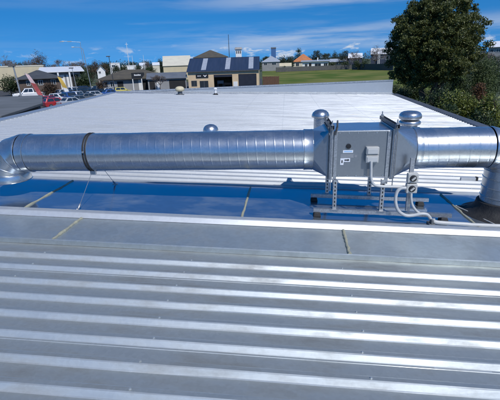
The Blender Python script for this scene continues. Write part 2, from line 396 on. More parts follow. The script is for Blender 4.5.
def bead(x0, x1, y0, y1, h, r, seed):
    rd = random.Random(seed); k = 14
    return MB().tube([T(x0 + (x1 - x0) * i / k + rd.uniform(-.004, .004), y0 + (y1 - y0) * i / k, h) for i in range(k + 1)],
                     [r * rd.uniform(.75, 1.25) for i in range(k + 1)], 8)
for i, x in enumerate((-5.36, -2.92, -.477, 1.96, 4.4)):
    nb(bead(x, x, 3.80, 4.97, .008, .015, i), 'sealant_bead', M['seal'], tray, smooth=60)
for i, x in enumerate((-4.74, -2.105, .535, 3.17)):
    b = nb(bead(x, x + .012, 3.09, 3.59, .050, .014, 20 + i), 'sealant_bead', M['seal'], fl, smooth=60)
wl = MB()
wl.hexa([(NX0 + .1, -4.9, GZ), (NX1 - .1, -4.9, GZ), (NX1 - .1, 4.95, GZ), (NX0 + .1, 4.95, GZ)] +
        [tuple(T(x, y, -.05)) for x, y in ((NX0 + .1, -4.9), (NX1 - .1, -4.9), (NX1 - .1, 4.95), (NX0 + .1, 4.95))])
nb(wl, 'wall', M['block'])

# ------------------------------------------------------------------ the building beyond the gutter
LA, LB = (-6.87, 5.0), (-8.10, 18.85)
RA, RB = (4.72, 5.0), (5.41, 21.53)
def back_y(x): return LB[1] + (x - LB[0]) / (RB[0] - LB[0]) * (RB[1] - LB[1])
far = empty('building', (0, 0, GZ), 0, 'large building under the white ribbed roof beyond the blue gutter', 'building')
def fb(mb, name, m, parent=far, **k):
    o = mb.build(name, m, parent, **k); o.location = (0, 0, -GZ) if parent is far else (0, 0, 0); return o
def xl(y): return LA[0] + (y - LA[1]) / (LB[1] - LA[1]) * (LB[0] - LA[0])
def xr(y): return RA[0] + (y - RA[1]) / (RB[1] - RA[1]) * (RB[0] - RA[0])
def xlim(y):
    a = xl(y)
    if y > LB[1]: a = max(a, LB[0] + (y - LB[1]) / (RB[1] - LB[1]) * (RB[0] - LB[0]))
    return a
prof = [(5.035, -.03), (5.037, .018), (5.05, .02)] + [(y, h + .02) for y, h in rib_profile(5.10, 85, 4, 1) if y < 21.45]
mb = MB(); sheet(mb, prof, xlim, xr, 24, 0, .0012, random.Random(9))
rnd = random.Random(6)
for k in range(80):
    y = 5.10 + k * PITCH_R + .042
    for xs in [-7.6 + 1.25 * i for i in range(11)]:
        if xlim(y) + .1 < xs < xr(y) - .1:
            mb.lathe([(.009, 0), (.009, .003), (.005, .008)], T(xs, y, .02 + H_R), 5)
far_roof = fb(mb, 'roof', M['roof_far'], fix=False)
far_roof.data.materials.append(M['pan_far'])
for pl in far_roof.data.polygons:
    if len(pl.vertices) == 4 and pl.area > .004 and pl.normal.z > .975: pl.material_index = 1
# parapet along the back: level top while the roof falls away
nrm = Vector((-(RB[1] - LB[1]), RB[0] - LB[0])).normalized()
def back(x, off, z): y = back_y(x); return (x + nrm[0] * off, y + nrm[1] * off, z)
mb = MB(); xs = [LB[0] + (RB[0] - LB[0]) * i / 40 for i in range(41)]
def ptop(x): return .455 + (x - LB[0]) / (RB[0] - LB[0]) * .05
mb.rings([[back(x, 0, -SL * x - .1), back(x, 0, ptop(x)), back(x, .16, ptop(x)), back(x, .16, -SL * x - .1)] for x in xs])
fb(mb, 'parapet', M['clad'])
mb = MB(); mb.rings([[back(x, -.02, ptop(x) - .05), back(x, -.02, ptop(x) + .012), back(x, .18, ptop(x) + .012), back(x, .18, ptop(x) - .05)] for x in (xs[0], xs[-1])])
fb(mb, 'parapet_capping', M['capgrey'])
# foot flashing along the parapet
mb = MB(); mb.rings([[back(x, -.24, -SL * x + .062), back(x, -.004, -SL * x + .13), back(x, -.004, -SL * x + .02), back(x, -.24, -SL * x + .02)] for x in (xs[0], xs[-1])])
fb(mb, 'foot_flashing', M['capgrey'])
def edge_cap(name, pts, w0, w1, h0, h1, m):
    mb = MB(); mb.rings([[T(x + w0, y, h0), T(x + w1, y, h0), T(x + w1, y, h1), T(x + w0, y, h1)] for x, y in pts]); return fb(mb, name, m, bevel=.012)
edge_cap('barge_capping', [RA, RB], -.06, .26, -.22, .075, M['barge'])
edge_cap('barge_capping', [LA, LB], -.22, .02, -.20, .08, M['edgecap'])
edge_cap('gutter', [(LA[0] - .42, LA[1]), (LB[0] - .42, LB[1])], -.16, .16, -.28, -.06, M['capgrey'])
mb = MB()
foot = [(LA[0] - .4, 5.06), (RA[0] + .25, 5.06), (RB[0] + .25, RB[1] + .1), (LB[0] - .4, LB[1] + .1)]
mb.hexa([(x, y, GZ) for x, y in foot] + [tuple(T(x, y, -.12)) for x, y in foot])
fb(mb, 'wall', M['block'])

# ------------------------------------------------------------------ roof vents
def vent_dome():
    t = empty('roof_vent', T(-1.66, 8.6, .02), 0, 'small silver dome vent peeking over the left duct', 'roof vent', 'metal vents on the white roof')
    MB().lathe([(.20, .0), (.19, .03), (.135, .045), (.13, .13)], n=32).build('collar', M['vent'], t, smooth=40)
    MB().lathe([(.165, .09), (.172, .10), (.170, .125), (.155, .17), (.125, .21), (.08, .235), (.03, .247), (.004, .248)], n=40).build('cap', M['vent'], t, smooth=50)
def vent_cowl():
    t = empty('roof_vent', T(.735, 8.8, .02), 0, 'silver cowl vent with domed hat standing behind the fan box', 'roof vent', 'metal vents on the white roof')
    MB().lathe([(.22, 0), (.20, .03), (.142, .05), (.142, .41)], n=32).build('collar', M['vent'], t, smooth=40)
    for i in range(4):
        a = i * math.pi / 2 + .5; MB().bar((.12 * math.cos(a), .12 * math.sin(a), .38), (.12 * math.cos(a), .12 * math.sin(a), .47), .02, .008).build('bracket', M['strut'], t)
    MB().lathe([(.185, .435), (.192, .445), (.188, .475), (.165, .53), (.12, .57), (.07, .59), (.004, .597)], n=40).build('cap', M['vent'], t, smooth=50)
def vent_mushroom():
    t = empty('roof_vent', T(2.66, 8.9, .02), 0, 'silver double tier mushroom vent above the right duct', 'roof vent', 'metal vents on the white roof')
    MB().lathe([(.24, 0), (.22, .03), (.17, .05), (.165, .33)], n=36).build('collar', M['vent'], t, smooth=40)
    MB().lathe([(.165, .30), (.215, .31), (.228, .335), (.222, .375), (.19, .40), (.16, .405)], n=40).build('lower_ring', M['vent'], t, smooth=50)
    MB().lathe([(.17, .425), (.225, .432), (.236, .46), (.228, .52), (.20, .56), (.15, .585), (.08, .597), (.004, .60)], n=40).build('cap', M['vent'], t, smooth=50)
vent_dome(); vent_cowl(); vent_mushroom()
def on_back(px, dist_in):
    d = ray(px, 92); best = None
    for i in range(400):
        t = 10 + i * .05; x, y = d.x * t, d.y * t
        if y > back_y(x) - dist_in: return x, y
x, y = on_back(180, .9)
t = empty('roof_ventilator', T(x, y, .02), 0, 'cream ball shaped ventilator in front of the low parapet', 'roof ventilator')
MB().lathe([(.20, 0), (.19, .04), (.11, .06), (.10, .19)], n=24).build('neck', M['strut_dark'], t, smooth=40)
MB().lathe([(.10, .17), (.185, .19), (.215, .245), (.21, .31), (.16, .37), (.08, .40), (.005, .405)], n=32).build('head', M['yellowplastic'], t, smooth=50)
x, y = on_back(215.5, .9)
t = empty('roof_pipe', T(x, y, .02), 0, 'short white vent pipe with dark boot near the parapet', 'vent pipe')
MB().lathe([(.14, 0), (.11, .05), (.07, .10)], n=20).build('boot', M['rubber'], t, smooth=40)
MB().lathe([(.055, .08), (.055, .26), (.085, .27), (.085, .32), (.04, .35), (.005, .352)], n=20).build('pipe', M['white'], t, smooth=40)

# ------------------------------------------------------------------ ductwork
DY, DZ, DR = 4.35, .665, .216
def spiral(x0, x1, pitch=.100, r=DR, phase=0.0, dz=0.0):
    """spiral lock-seam pipe: one wall with a raised helical seam"""
    n = 64; L = x1 - x0; rings = []
    xs = [x0 + L * i / int(L / .0045) for i in range(int(L / .0045) + 1)]
    for x in xs:
        ring = []
        for i in range(n):
            th = 2 * math.pi * i / n
            q = ((x - x0) / pitch - i / n + phase) % 1.0; q = min(q, 1 - q) * pitch
            bump = .0011 * max(0, 1 - (q / .0050) ** 2)
            rr = r + bump + .0012 * math.sin(x * 9 + 2 * th)
            ring.append((x, DY + rr * math.cos(th), DZ + dz + rr * math.sin(th)))
        rings.append(ring)
    return MB().rings(rings, True, False, False)
def elbow(cx, cz, sgn, rc, r, a_list, hem=.004):
    """gored elbow in the XZ plane about (cx, cz); sgn -1 turns down on the left, +1 on the right"""
    n = 48; mb = MB(); prev = None; rings = []
    for k, a in enumerate(a_list):
        a = R(a)
        for off, rr in ((-.012, r), (-.004, r + hem), (.004, r + hem), (.012, r)):
            b = a + off / rc
            ring = []
            for i in range(n):
                th = 2 * math.pi * i / n
                e = rc + rr * math.sin(th)
                # mitred gores: between seams the wall is straight, so put the ring on the plane of angle b
                ring.append((cx + sgn * e * math.sin(b), DY + rr * math.cos(th), cz + e * math.cos(b)))
            rings.append(ring)
    return mb.rings(rings, True, False, False)
RC = .25
lx, rx = -3.08, 2.12
ld = empty('duct', (lx, DY, 0), 0, 'long spiral duct from the open elbow to the fan box', 'ventilation duct', 'silver ventilation ducts over the gutter')
rd_ = empty('duct', (rx, DY, 0), 0, 'short spiral duct from fan box to the riser at right', 'ventilation duct', 'silver ventilation ducts over the gutter')
def part(mb, name, m, parent, **k):
    o = mb.build(name, m, parent, **k); o.location = -Vector(parent.location); return o
part(spiral(lx + .01, .30), 'pipe', M['duct'], ld, smooth=35, fix=False)
part(elbow(lx, DZ - RC, -1, RC, DR + .003, (4, 28, 62, 86)), 'elbow', M['duct'], ld, smooth=25, fix=False)
def collar(x, w, r, m=None, name='collar', par=None):
    pr = [(r, -w / 2), (r + .006, -w / 2 + .004), (r + .004, -w / 2 + .02), (r + .003, 0), (r + .004, w / 2 - .02), (r + .006, w / 2 - .004), (r, w / 2)]
    return part(MB().lathe(pr, (x, DY, DZ), 64, 'x', cap=False), name, m or M['duct'], par, smooth=40)
collar(lx + .05, .09, DR + .003, par=ld)
# downward mouth of the elbow
ex = lx - RC
part(MB().lathe([(DR + .003, DZ - RC + .01), (DR + .009, DZ - RC), (DR + .009, DZ - RC - .07), (DR + .015, DZ - RC - .075), (DR + .009, DZ - RC - .08), (DR - .003, DZ - RC - .08), (DR - .003, DZ - RC + .05)],
                (ex, DY, 0), 48, cap=False), 'mouth_ring', M['duct'], ld, smooth=40)
part(MB().lathe([(DR, DZ - RC - .05), (DR, DZ - RC - .052)], (ex, DY, 0), 40), 'added_mouth_disc', M['strut'], ld)  # unseen disc added to close the mouth and lighten its reflection in the tray
# dark rubber-lined hanger band
cx = -2.245
for dx in (-.014, .014):
    part(MB().lathe([(DR + .002, -.007), (DR + .008, -.007), (DR + .010, 0), (DR + .008, .007), (DR + .002, .007)], (cx + dx, DY, DZ), 64, 'x', cap=False), 'hanger_band', M['rubber'], ld, smooth=40)
part(MB().box(cx - .03, cx + .035, DY - DR * .42, DY - DR * .42 + .03, DZ - DR - .03, DZ - DR + .03), 'band_lug', M['strut'], ld, bevel=.003)
part(MB().box(cx - .03, cx + .035, DY + .08, DY + .11, DZ - DR - .03, DZ - DR + .03), 'band_lug', M['strut'], ld, bevel=.003)
part(MB().lathe([(.012, 0), (.012, .014)], (cx, DY - DR - .022, DZ + .05), 8, 'y'), 'band_bolt', M['strut'], ld)
# collar at the fan transition
collar(.235, .10, DR + .003, par=ld)
part(spiral(1.34, rx - .005, phase=.3), 'pipe', M['duct'], rd_, smooth=35, fix=False)
collar(1.375, .07, DR + .003, par=rd_)
part(elbow(rx, DZ - RC, 1, RC, DR + .003, (4, 28, 62, 86)), 'elbow', M['duct'], rd_, smooth=25, fix=False)
RX = rx + RC
zb = -SL * RX
mb = MB()
pr = []
z = DZ - RC + .012
while z > zb + .04:
    pr += [(DR + .002, z), (DR + .002, z - .085), (DR + .008, z - .09), (DR + .008, z - .098)]; z -= .103
part(mb.lathe(pr, (RX, DY, 0), 56, cap=False), 'riser', M['duct'], rd_, smooth=40)
boot = part(MB().lathe([(.42, zb + .010), (.40, zb + .022), (.34, zb + .035), (.285, zb + .07), (.255, zb + .12), (.246, zb + .165), (DR + .006, zb + .17)], (RX, DY, 0), 48, cap=False), 'rubber_boot', M['rubber'], rd_, smooth=40)
mb = MB(); c, s_ = math.cos(R(18)), math.sin(R(18)); q = .36
pts = [T(RX + .06 + c * a - s_ * b, DY - .04 + s_ * a + c * b, .018) for a, b in ((-q, -q), (q, -q), (q, q), (-q, q))]
mb.hexa([p - Vector((0, 0, .006)) for p in pts] + pts)
part(mb, 'base_flashing', M['rubber'], rd_)
mb = MB()
for i in range(4): mb.tube([pts[i].lerp(pts[(i + 1) % 4], k / 8) + Vector((random.uniform(-.004, .004), random.uniform(-.004, .004), 0)) for k in range(9)], .008, 6)
part(mb, 'sealant_bead', M['seal_light'], rd_, smooth=60)

# ------------------------------------------------------------------ fan unit
FX0, FX1, FY0, FY1, FZ0, FZ1 = .440, 1.100, 4.08, 4.62, .424, .906
fan = empty('fan_unit', (.77, DY, 0), 0, 'square grey inline fan box between two silver duct cones', 'fan')
hous = part(MB().box(FX0 + .035, FX1 - .035, FY0, FY1, FZ0, FZ1), 'housing', M['box'], fan, bevel=.004)
part(MB().box(FX0 + .037, FX1 - .037, FY0 + .004, FY1 - .004, FZ1 - .002, FZ1 + .006), 'top_panel', M['trayedge'], fan, bevel=.002)  # added sheet, paler and bluer than the housing, for the sky sheen on top
def transition(xb, xc):
    n = 7; mb = MB()
    cz = (FZ0 + FZ1) / 2
    cor = [Vector((xb, FY1, FZ1)), Vector((xb, FY0, FZ1)), Vector((xb, FY0, FZ0)), Vector((xb, FY1, FZ0))]
    circ = []
    for i in range(4 * n):
        a = i / (4 * n) * 2 * math.pi
        circ.append(Vector((xc, DY + DR * math.cos(a), DZ + DR * math.sin(a))))
    # corner k sits at angle 45+90k
    vs = cor + circ
    fs = []
    for k in range(4):
        for j in range(n):
            a = k * n + j; b = (a + 1) % (4 * n); fs.append((k, 4 + a, 4 + b))
        fs.append((k, 4 + ((k + 1) * n) % (4 * n), (k + 1) % 4))
    return mb.add(vs, fs)
part(transition(FX0 - .004, .275), 'duct_cone', M['cone'], fan)
part(transition(FX1 + .004, 1.345), 'duct_cone', M['cone'], fan)
def frame(x0, x1, ov):
    mb = MB(); a, b, c_, d = FY0 - ov, FY1 + ov, FZ0 - ov, FZ1 + ov
    mb.box(x0, x1, a, FY0 + .004, c_, d); mb.box(x0, x1, FY1 - .004, b, c_, d)
    mb.box(x0 + .001, x1 - .001, FY0 + .002, FY1 - .002, FZ1 - .004, d - .001); mb.box(x0 + .001, x1 - .001, FY0 + .002, FY1 - .002, c_ + .001, FZ0 + .004)
    return mb
for xa, xb in ((FX0, FX0 + .036), (FX1 - .036, FX1)):
    part(frame(xa, xb, .022), 'flange', M['strut'], fan, bevel=.002)
    # dark gasket line where the cone bolts on
    xg = xa - .012 if xa < .7 else xb
    part(frame(xg, xg + .012, .016), 'gasket', M['strut_dark'], fan)
# lashing channels over the top, with rod ends
for sx, xs_ in ((-1, FX0 + .016), (1, FX1 - .010)):
    mb = MB(); mb.box(xs_ - .021, xs_ + .021, FY0 - .075, FY1 + .10, FZ1 + .026, FZ1 + .032)
    mb.box(xs_ - .021, xs_ - .017, FY0 - .075, FY1 + .10, FZ1 + .032, FZ1 + .066); mb.box(xs_ + .017, xs_ + .021, FY0 - .075, FY1 + .10, FZ1 + .032, FZ1 + .066)
    ch = part(mb, 'top_channel', M['strut_dark'], fan)
    for yy in (FY0 - .05, FY1 + .07):
        mb = MB(); mb.tube([(xs_, yy, FZ0 - .14), (xs_, yy, FZ1 + .115)], .006, 8)
        mb.lathe([(.016, FZ1 + .067), (.016, FZ1 + .080)], (xs_, yy, 0), 6); mb.lathe([(.02, FZ1 + .0665), (.02, FZ1 + .069)], (xs_, yy, 0), 12)
        o = mb.build('threaded_rod', M['strut'], ch)
# fibre-optic style loops of strap at the near left corner
for dx, r0 in ((-.035, .030), (.055, .034)):
    pts_ = [(FX0 + .016 + dx, FY0 - .02 + r0 * math.cos(a) * .5, FZ1 + .075 + r0 * math.sin(a)) for a in [2 * math.pi * i / 16 for i in range(17)]]
    part(MB().tube(pts_, .008, 6).bar((FX0 + .016 + dx, FY0 - .03, FZ1 + .05), (FX0 + .016 + dx * .6, FY0 - .045, FZ1 - .03), .022, .012), 'lifting_lug', M['strut_dark'], fan, smooth=40)
# slotted hanger straps on the front face, beside the flanges
for xs_ in (FX0 + .062, FX1 - .066):
    mb = MB(); mb.box(xs_ - .017, xs_ + .017, FY0 - .012, FY0 - .001, FZ0 - .075, FZ1 - .004); part(mb, 'face_strap', M['strut'], fan, bevel=.002)
for zz in (FZ0 + .018, FZ1 - .018):
    for k in range(6):
        part(MB().lathe([(.0055, -.001), (.005, -.004), (.002, -.0052)], (FX0 + .10 + k * .092, FY0, zz), 10, 'y'), 'rivet', M['vent'], fan, smooth=40)
# plug, stickers, arrow, junction box
def fpt(px, py): return on_y(px, py, FY0)
c0 = fpt(348.5, 146.2)
part(MB().lathe([(.026, -.003), (.026, -.010), (.018, -.012)], (c0.x, FY0, c0.z), 24, 'y'), 'cable_plug', M['black'], fan, smooth=40)
def plate(px0, py0, px1, py1, d, m, name='sticker', par=fan):
    a, b = fpt(px0, py0), fpt(px1, py1)
    return part(MB().box(a.x, b.x, FY0 - d, FY0 - .0005, b.z, a.z), name, m, par)
plate(343, 150.2, 353, 152.8, .002, M['sticker'])
plate(344.2, 150.9, 352, 151.9, .0032, M['sticker_blue'], 'sticker_print')
plate(340.5, 154, 353.5, 157.8, .002, M['sticker_grey'], 'data_plate')
plate(354.5, 154.8, 357, 157.2, .002, M['sticker_grey'], 'data_plate')
a, b = fpt(340.4, 158.2), fpt(349.8, 164.8)
mb = MB(); hz = a.z - b.z
mb.box(a.x, b.x, FY0 - .0021, FY0 - .0005, a.z - hz * .55, a.z); mb.box(a.x, a.x + (b.x - a.x) * .34, FY0 - .002, FY0 - .0005, b.z, a.z - hz * .55)
part(mb, 'arrow_label', M['sticker'], fan)
zc = a.z - hz * .28; xm = a.x + (b.x - a.x) * .42
mb = MB(); mb.box(xm, b.x - .022, FY0 - .0034, FY0 - .0022, zc - .006, zc + .006)
mb.prism([(b.x - .024, zc - .014), (b.x - .006, zc), (b.x - .024, zc + .014)], FY0 - .0034, FY0 - .0022)
mb.box(a.x + .012, a.x + .024, FY0 - .0034, FY0 - .0022, b.z + .02, b.z + .05)
part(mb, 'arrow', M['black'], fan)
a, b = fpt(365.6, 146.0), fpt(377.2, 161.8)
jb = empty('isolator_switch', (0, 0, 0)); jb.parent = fan; jb.location = -Vector(fan.location)
h2 = (a.z - b.z) / 2
for k in range(2):
    MB().box(a.x, b.x, FY0 - .062, FY0 - .001, b.z + k * h2 + .002, b.z + (k + 1) * h2 - .002).build('enclosure', M['switch'], jb, bevel=.008)
MB().box(a.x + .012, b.x - .012, FY0 - .070, FY0 - .0615, b.z + h2 + .014, b.z + 2 * h2 - .016).build('cover', M['pvc'], jb, bevel=.004)
MB().box(a.x + .012, b.x - .012, FY0 - .068, FY0 - .0615, b.z + .014, b.z + h2 - .02).build('cover', M['pvc'], jb, bevel=.004)

# ------------------------------------------------------------------ support frame
sup = empty('support_frame', T(1.0, 4.3, 0), 0, 'low zinc channel frame on rubber feet carrying the fan box', 'support frame')
RH = .055
def rail(y, x0, x1):
    mb = MB()
    a, b = T(x0, y, 0), T(x1, y, 0)
    def seg(y0, y1, h0, h1): mb.hexa([a + Vector((0, y0, h0)), b + Vector((0, y0, h0)), b + Vector((0, y1, h0)), a + Vector((0, y1, h0)),
                                     a + Vector((0, y0, h1)), b + Vector((0, y0, h1)), b + Vector((0, y1, h1)), a + Vector((0, y1, h1))])
    seg(-.0205, .0205, RH + .038, RH + .0415); seg(-.0205, -.0175, RH, RH + .038); seg(.0175, .0205, RH, RH + .038)
    return part(mb, 'rail', M['strut'], sup)
rail(4.06, .29, 1.735); rail(4.55, .29, 1.66)
for x, y in ((.33, 4.06), (1.66, 4.06), (.33, 4.55), (1.57, 4.55)):
    q = T(x, y, .011)
    mb = MB(); mb.hexa([q + Vector((i, j, 0)) for i, j in ((-.042, -.05), (.042, -.05), (.042, .05), (-.042, .05))] + [q + Vector((i, j, RH - .012)) for i, j in ((-.032, -.035), (.032, -.035), (.032, .035), (-.032, .035))])
    part(mb, 'rubber_foot', M['rubber'], sup, bevel=.006)
def leg(x, y, top):
    zb_ = T(x, y, RH + .042).z; mb = MB()
    mb.box(x - .02, x + .02, y - .006, y - .002, zb_, top); mb.box(x - .02, x - .016, y - .002, y + .034, zb_, top)
    mb.box(x - .045, x + .045, y - .03, y + .05, zb_ - .0005, zb_ + .004)
    lg = part(mb, 'leg', M['strut'], sup)
    z = zb_ + .03
    while z < top - .03: MB().box(x - .006, x + .006, y - .0075, y - .0058, z, z + .022).build('slot', M['dark'], lg); z += .042
    return lg
for x in (.512, 1.005):
    leg(x, 4.052, FZ0 - .024); leg(x - .03, 4.553, FZ0 - .024)

# ------------------------------------------------------------------ isolator post and conduits
PY = 4.02
po = on_y(407.5, 211, PY)
post = empty('isolator_post', (po.x, PY, po.z), 0, 'zinc post carrying two round knob isolator switches', 'switch post')
ptop_ = on_y(407.5, 160, PY)
mb = MB(); mb.box(po.x - .020, po.x + .020, PY - .003, PY + .003, po.z, ptop_.z + .02); mb.box(po.x - .020, po.x - .016, PY + .003, PY + .03, po.z, ptop_.z + .02); mb.box(po.x + .016, po.x + .020, PY + .003, PY + .03, po.z, ptop_.z + .02)
part(mb, 'channel', M['strut'], post)
for (pa, pb) in (((407.2, 172.6), (417, 182)), ((405.8, 182.9), (415.8, 192.2))):
    a, b = on_y(*pa, PY - .02), on_y(*pb, PY - .02)
    sw = part(MB().box(a.x, b.x, PY - .062, PY - .0035, b.z, a.z), 'isolator_switch', M['switch'], post, bevel=.009)
    c0 = (a + b) / 2
    k = MB().lathe([(.034, -.0622), (.034, -.067), (.028, -.070)], (c0.x, PY, c0.z), 24, 'y')
    o = k.build('dial', M['black'], sw, smooth=40)
    MB().bar((c0.x - .018, PY - .078, c0.z - .016), (c0.x + .018, PY - .078, c0.z + .016), .016, .02, (0, 1, 0)).build('handle', M['switch'], sw, bevel=.003)
def curve(pts, sub=6):
    pts = [Vector(p) for p in pts]; out = []
    for i in range(len(pts) - 1):
        p0, p1, p2, p3 = pts[max(i - 1, 0)], pts[i], pts[i + 1], pts[min(i + 2, len(pts) - 1)]
        for k in range(sub):
            t = k / sub
            out.append(.5 * ((2 * p1) + (-p0 + p2) * t + (2 * p0 - 5 * p1 + 4 * p2 - p3) * t * t + (-p0 + 3 * p1 - 3 * p2 + p3) * t ** 3))
    out.append(pts[-1]); return out
def conduit(name, label, pts, r, m=None):
    o = MB().tube(curve(pts), r, 12).build(name, m or M['pvc'], smooth=50); return tag(o, label, 'conduit', 'grey electrical conduits')
Yc = 3.985
conduit('conduit', 'grey conduit dropping from the box switch and bending right', [on_y(x, y, Yc + .03) for x, y in ((371.2, 161), (371.1, 170), (371.3, 179), (374, 184.5), (380, 186.2), (392, 186.8), (406.5, 187.3))], .0145)
conduit('conduit', 'fat grey flexible conduit looping left of the switch post', [on_y(x, y, Yc - .03) for x, y in ((406, 188), (400.5, 188.5), (396.6, 193), (395.6, 202), (398.3, 210.5), (405, 215.2), (413, 215.4), (421, 213.8), (427, 214.6), (430.3, 218.5), (431.5, 222.5))], .017)
conduit('conduit', 'slim grey conduit curving down right beside the switch post', [on_y(x, y, Yc - .01) for x, y in ((411.3, 192), (411.2, 199), (412.6, 205.5), (416.5, 211), (420.5, 213.6))], .013)
long = [T(x, 3.92, .034) for x in (1.90, 2.2, 2.8, 3.5, 4.6, 5.6)]
q = on_y(433, 219, Yc - .05)
conduit('conduit', 'straight grey conduit running along the gutter to the right', [q, on_y(436.5, 222.2, 3.93), T(1.82, 3.925, .036)] + long, .021)
mb = MB(); q = on_y(431.5, 222, 3.93)
mb.box(q.x - .03, q.x + .03, 3.90, 3.99, T(q.x, 0, .009).z, q.z - .012)
mb.box(q.x - .012, q.x + .012, 3.90, 3.96, q.z - .012, q.z + .03)
tag(mb.build('conduit_saddle', M['strut_dark'], bevel=.004), 'dark saddle bracket pinning the flexible conduit to the gutter', 'pipe clip')
# short channel on dark block behind the riser
for px, py, ln, lab in ((474.5, 184.5, .20, 'short white channel end with black cap left of the riser'), ):
    q = on_y(px, py, 5.55)
    t = empty('channel_stub', T(q.x, 5.55, .055), 0, lab, 'channel')
    MB().box(-ln, 0, -.02, .02, 0, .042).build('channel', M['roof_far'], t, bevel=.003)
    MB().box(.0, .028, -.026, .026, -.002, .05).build('end_cap', M['rubber'], t, bevel=.004)

# ------------------------------------------------------------------ stay wires
for y_a, y_t, lab in ((3.885, DY - .12, 'front stay wire with turnbuckle from duct band to gutter'), (4.90, DY + .12, 'rear stay wire from duct band to the far gutter edge')):
    a = T(-2.292, y_a, .012); b = Vector((-2.245 + (.0 if y_a < 4 else .03), y_t, DZ - DR - .01))
    t = empty('stay_wire', a, 0, lab, 'stay wire', 'stay wires under the left duct')
    d = b - a
    MB().tube([d * .1, d], .003, 6).build('wire', M['wire'], t, smooth=60)
    MB().tube([d * .04, d * .07, d * .16, d * .19], [.004, .012, .012, .004], 8).build('turnbuckle', M['wire'], t, smooth=60)
    mb = MB(); mb.box(-.03, .03, -.02, .02, -.004, .004); mb.tube([(0, .012 * math.cos(u), .012 + .012 * math.sin(u)) for u in [2 * math.pi * i / 12 for i in range(13)]], .004, 6)
    mb.build('anchor', M['wire'], t)

# ================================================================== surroundings
def face_root(name, px, d, label, cat, group=None, turn=0.0):
    return empty(name, at(px, d), -az(px) + turn, label, cat, group)
def lxz(px0, d):     # local x of a column and z above the street, seen at distance d
    a0 = az(px0)
    return (lambda px: math.tan(az(px) - a0) * d), (lambda px, py: zof(px, py, d / math.cos(az(px) - a0)) - GZ)
def gable_x(parent, x0, x1, y0, y1, ze, zr, over, m, name='roof', thick=.12):
    ym = (y0 + y1) / 2
    pr = [(y0 - over, ze - over * (zr - ze) / (ym - y0)), (ym, zr), (y1 + over, ze - over * (zr - ze) / (ym - y0)), (y1 + over, ze - over * (zr - ze) / (ym - y0) + thick), (ym, zr + thick), (y0 - over, ze - over * (zr - ze) / (ym - y0) + thick)]
    return MB().prism(pr, x0 - over * .6, x1 + over * .6, 'x').build(name, m, parent)
def gable_y(parent, x0, x1, y0, y1, ze, zr, over, m, name='roof', thick=.12):
    xm = (x0 + x1) / 2; k = over * (zr - ze) / (xm - x0)
    pr = [(x0 - over, ze - k), (xm, zr), (x1 + over, ze - k), (x1 + over, ze - k + thick), (xm, zr + thick), (x0 - over, ze - k + thick)]
    return MB().prism(pr, y0 - over, y1 + over, 'y').build(name, m, parent)
def hip(parent, x0, x1, y0, y1, ze, zr, over, m, name='roof'):
    x0 -= over; x1 += over; y0 -= over; y1 += over
    hx = min((y1 - y0) / 2, (x1 - x0) / 2 - .3); ym = (y0 + y1) / 2
    vs_ = [(x0, y0, ze), (x1, y0, ze), (x1, y1, ze), (x0, y1, ze), (x0 + hx, ym, zr), (x1 - hx, ym, zr),
           (x0, y0, ze - .18), (x1, y0, ze - .18), (x1, y1, ze - .18), (x0, y1, ze - .18)]
    return MB().add(vs_, [(0, 1, 5, 4), (1, 2, 5), (2, 3, 4, 5), (3, 0, 4), (6, 7, 1, 0), (7, 8, 2, 1), (8, 9, 3, 2), (9, 6, 0, 3), (9, 8, 7, 6)]).build(name, m, parent)
def walls(parent, x0, x1, y0, y1, z, m, zr=None, axis=None, name='wall'):
    if zr is None: return MB().box(x0, x1, y0, y1, 0, z).build(name, m, parent)
    if axis == 'x':
        return MB().prism([(y0, 0), (y1, 0), (y1, z), ((y0 + y1) / 2, zr), (y0, z)], x0, x1, 'x').build(name, m, parent)
    return MB().prism([(x0, 0), (x1, 0), (x1, z), ((x0 + x1) / 2, zr), (x0, z)], y0, y1, 'y').build(name, m, parent)
def window(parent, x0, x1, z0, z1, y=0.0, fm=None, gm=None, mull=1):
    """a framed window standing proud of a wall whose face is at local y"""
    f = MB(); t = .07
    f.box(x0 - t, x1 + t, y - .06, y + .02, z1, z1 + t); f.box(x0 - t, x1 + t, y - .08, y + .02, z0 - t, z0)
    f.box(x0 - t, x0, y - .055, y + .02, z0, z1); f.box(x1, x1 + t, y - .055, y + .02, z0, z1)
    for k in range(1, mull + 1):
        xm = x0 + (x1 - x0) * k / (mull + 1); f.box(xm - .03, xm + .03, y - .05, y + .02, z0, z1)
    o = f.build('window', fm or M['white'], parent)
    MB().box(x0, x1, y - .03, y - .005, z0, z1).build('pane', gm or M['glass'], o)
    return o
def opening(parent, x0, x1, z0, z1, y=0.0, m=None, name='doorway', d=.02):
    return MB().box(x0, x1, y - d, y - .003, z0, z1).build(name, m or M['dark'], parent)

# ---- the workshop shed
D = 100; P0 = 222; X, Z = lxz(P0, D)
sh = face_root('workshop', P0, D, 'beige workshop with dark blue roof, skylight strips and roller doors', 'workshop', turn=R(-6))
x0, x1 = X(186.5), X(258.3); ze = Z(222, 70.2); zr = ze + 2.75; dep = 11.0
t_ = .25
bays = [(X(212.8), X(231.6)), (X(237.8), X(256))]; zt = Z(240, 74.0)
mb = MB()   # front wall built round its two real bays
xs_ = [x0, bays[0][0], bays[0][1], bays[1][0], bays[1][1], x1]
for a, b in ((xs_[0], xs_[1]), (xs_[2], xs_[3]), (xs_[4], xs_[5])): mb.box(a, b, 0, t_, 0, zt)
mb.box(x0, x1, 0, t_, zt, ze)
mb.prism([(t_, 0), (dep, 0), (dep, ze), (dep / 2, zr), (t_, ze)], x0, x0 + t_, 'x'); mb.prism([(t_, 0), (dep, 0), (dep, ze), (dep / 2, zr), (t_, ze)], x1 - t_, x1, 'x')
mb.box(x0 + t_, x1 - t_, dep - t_, dep, 0, ze)
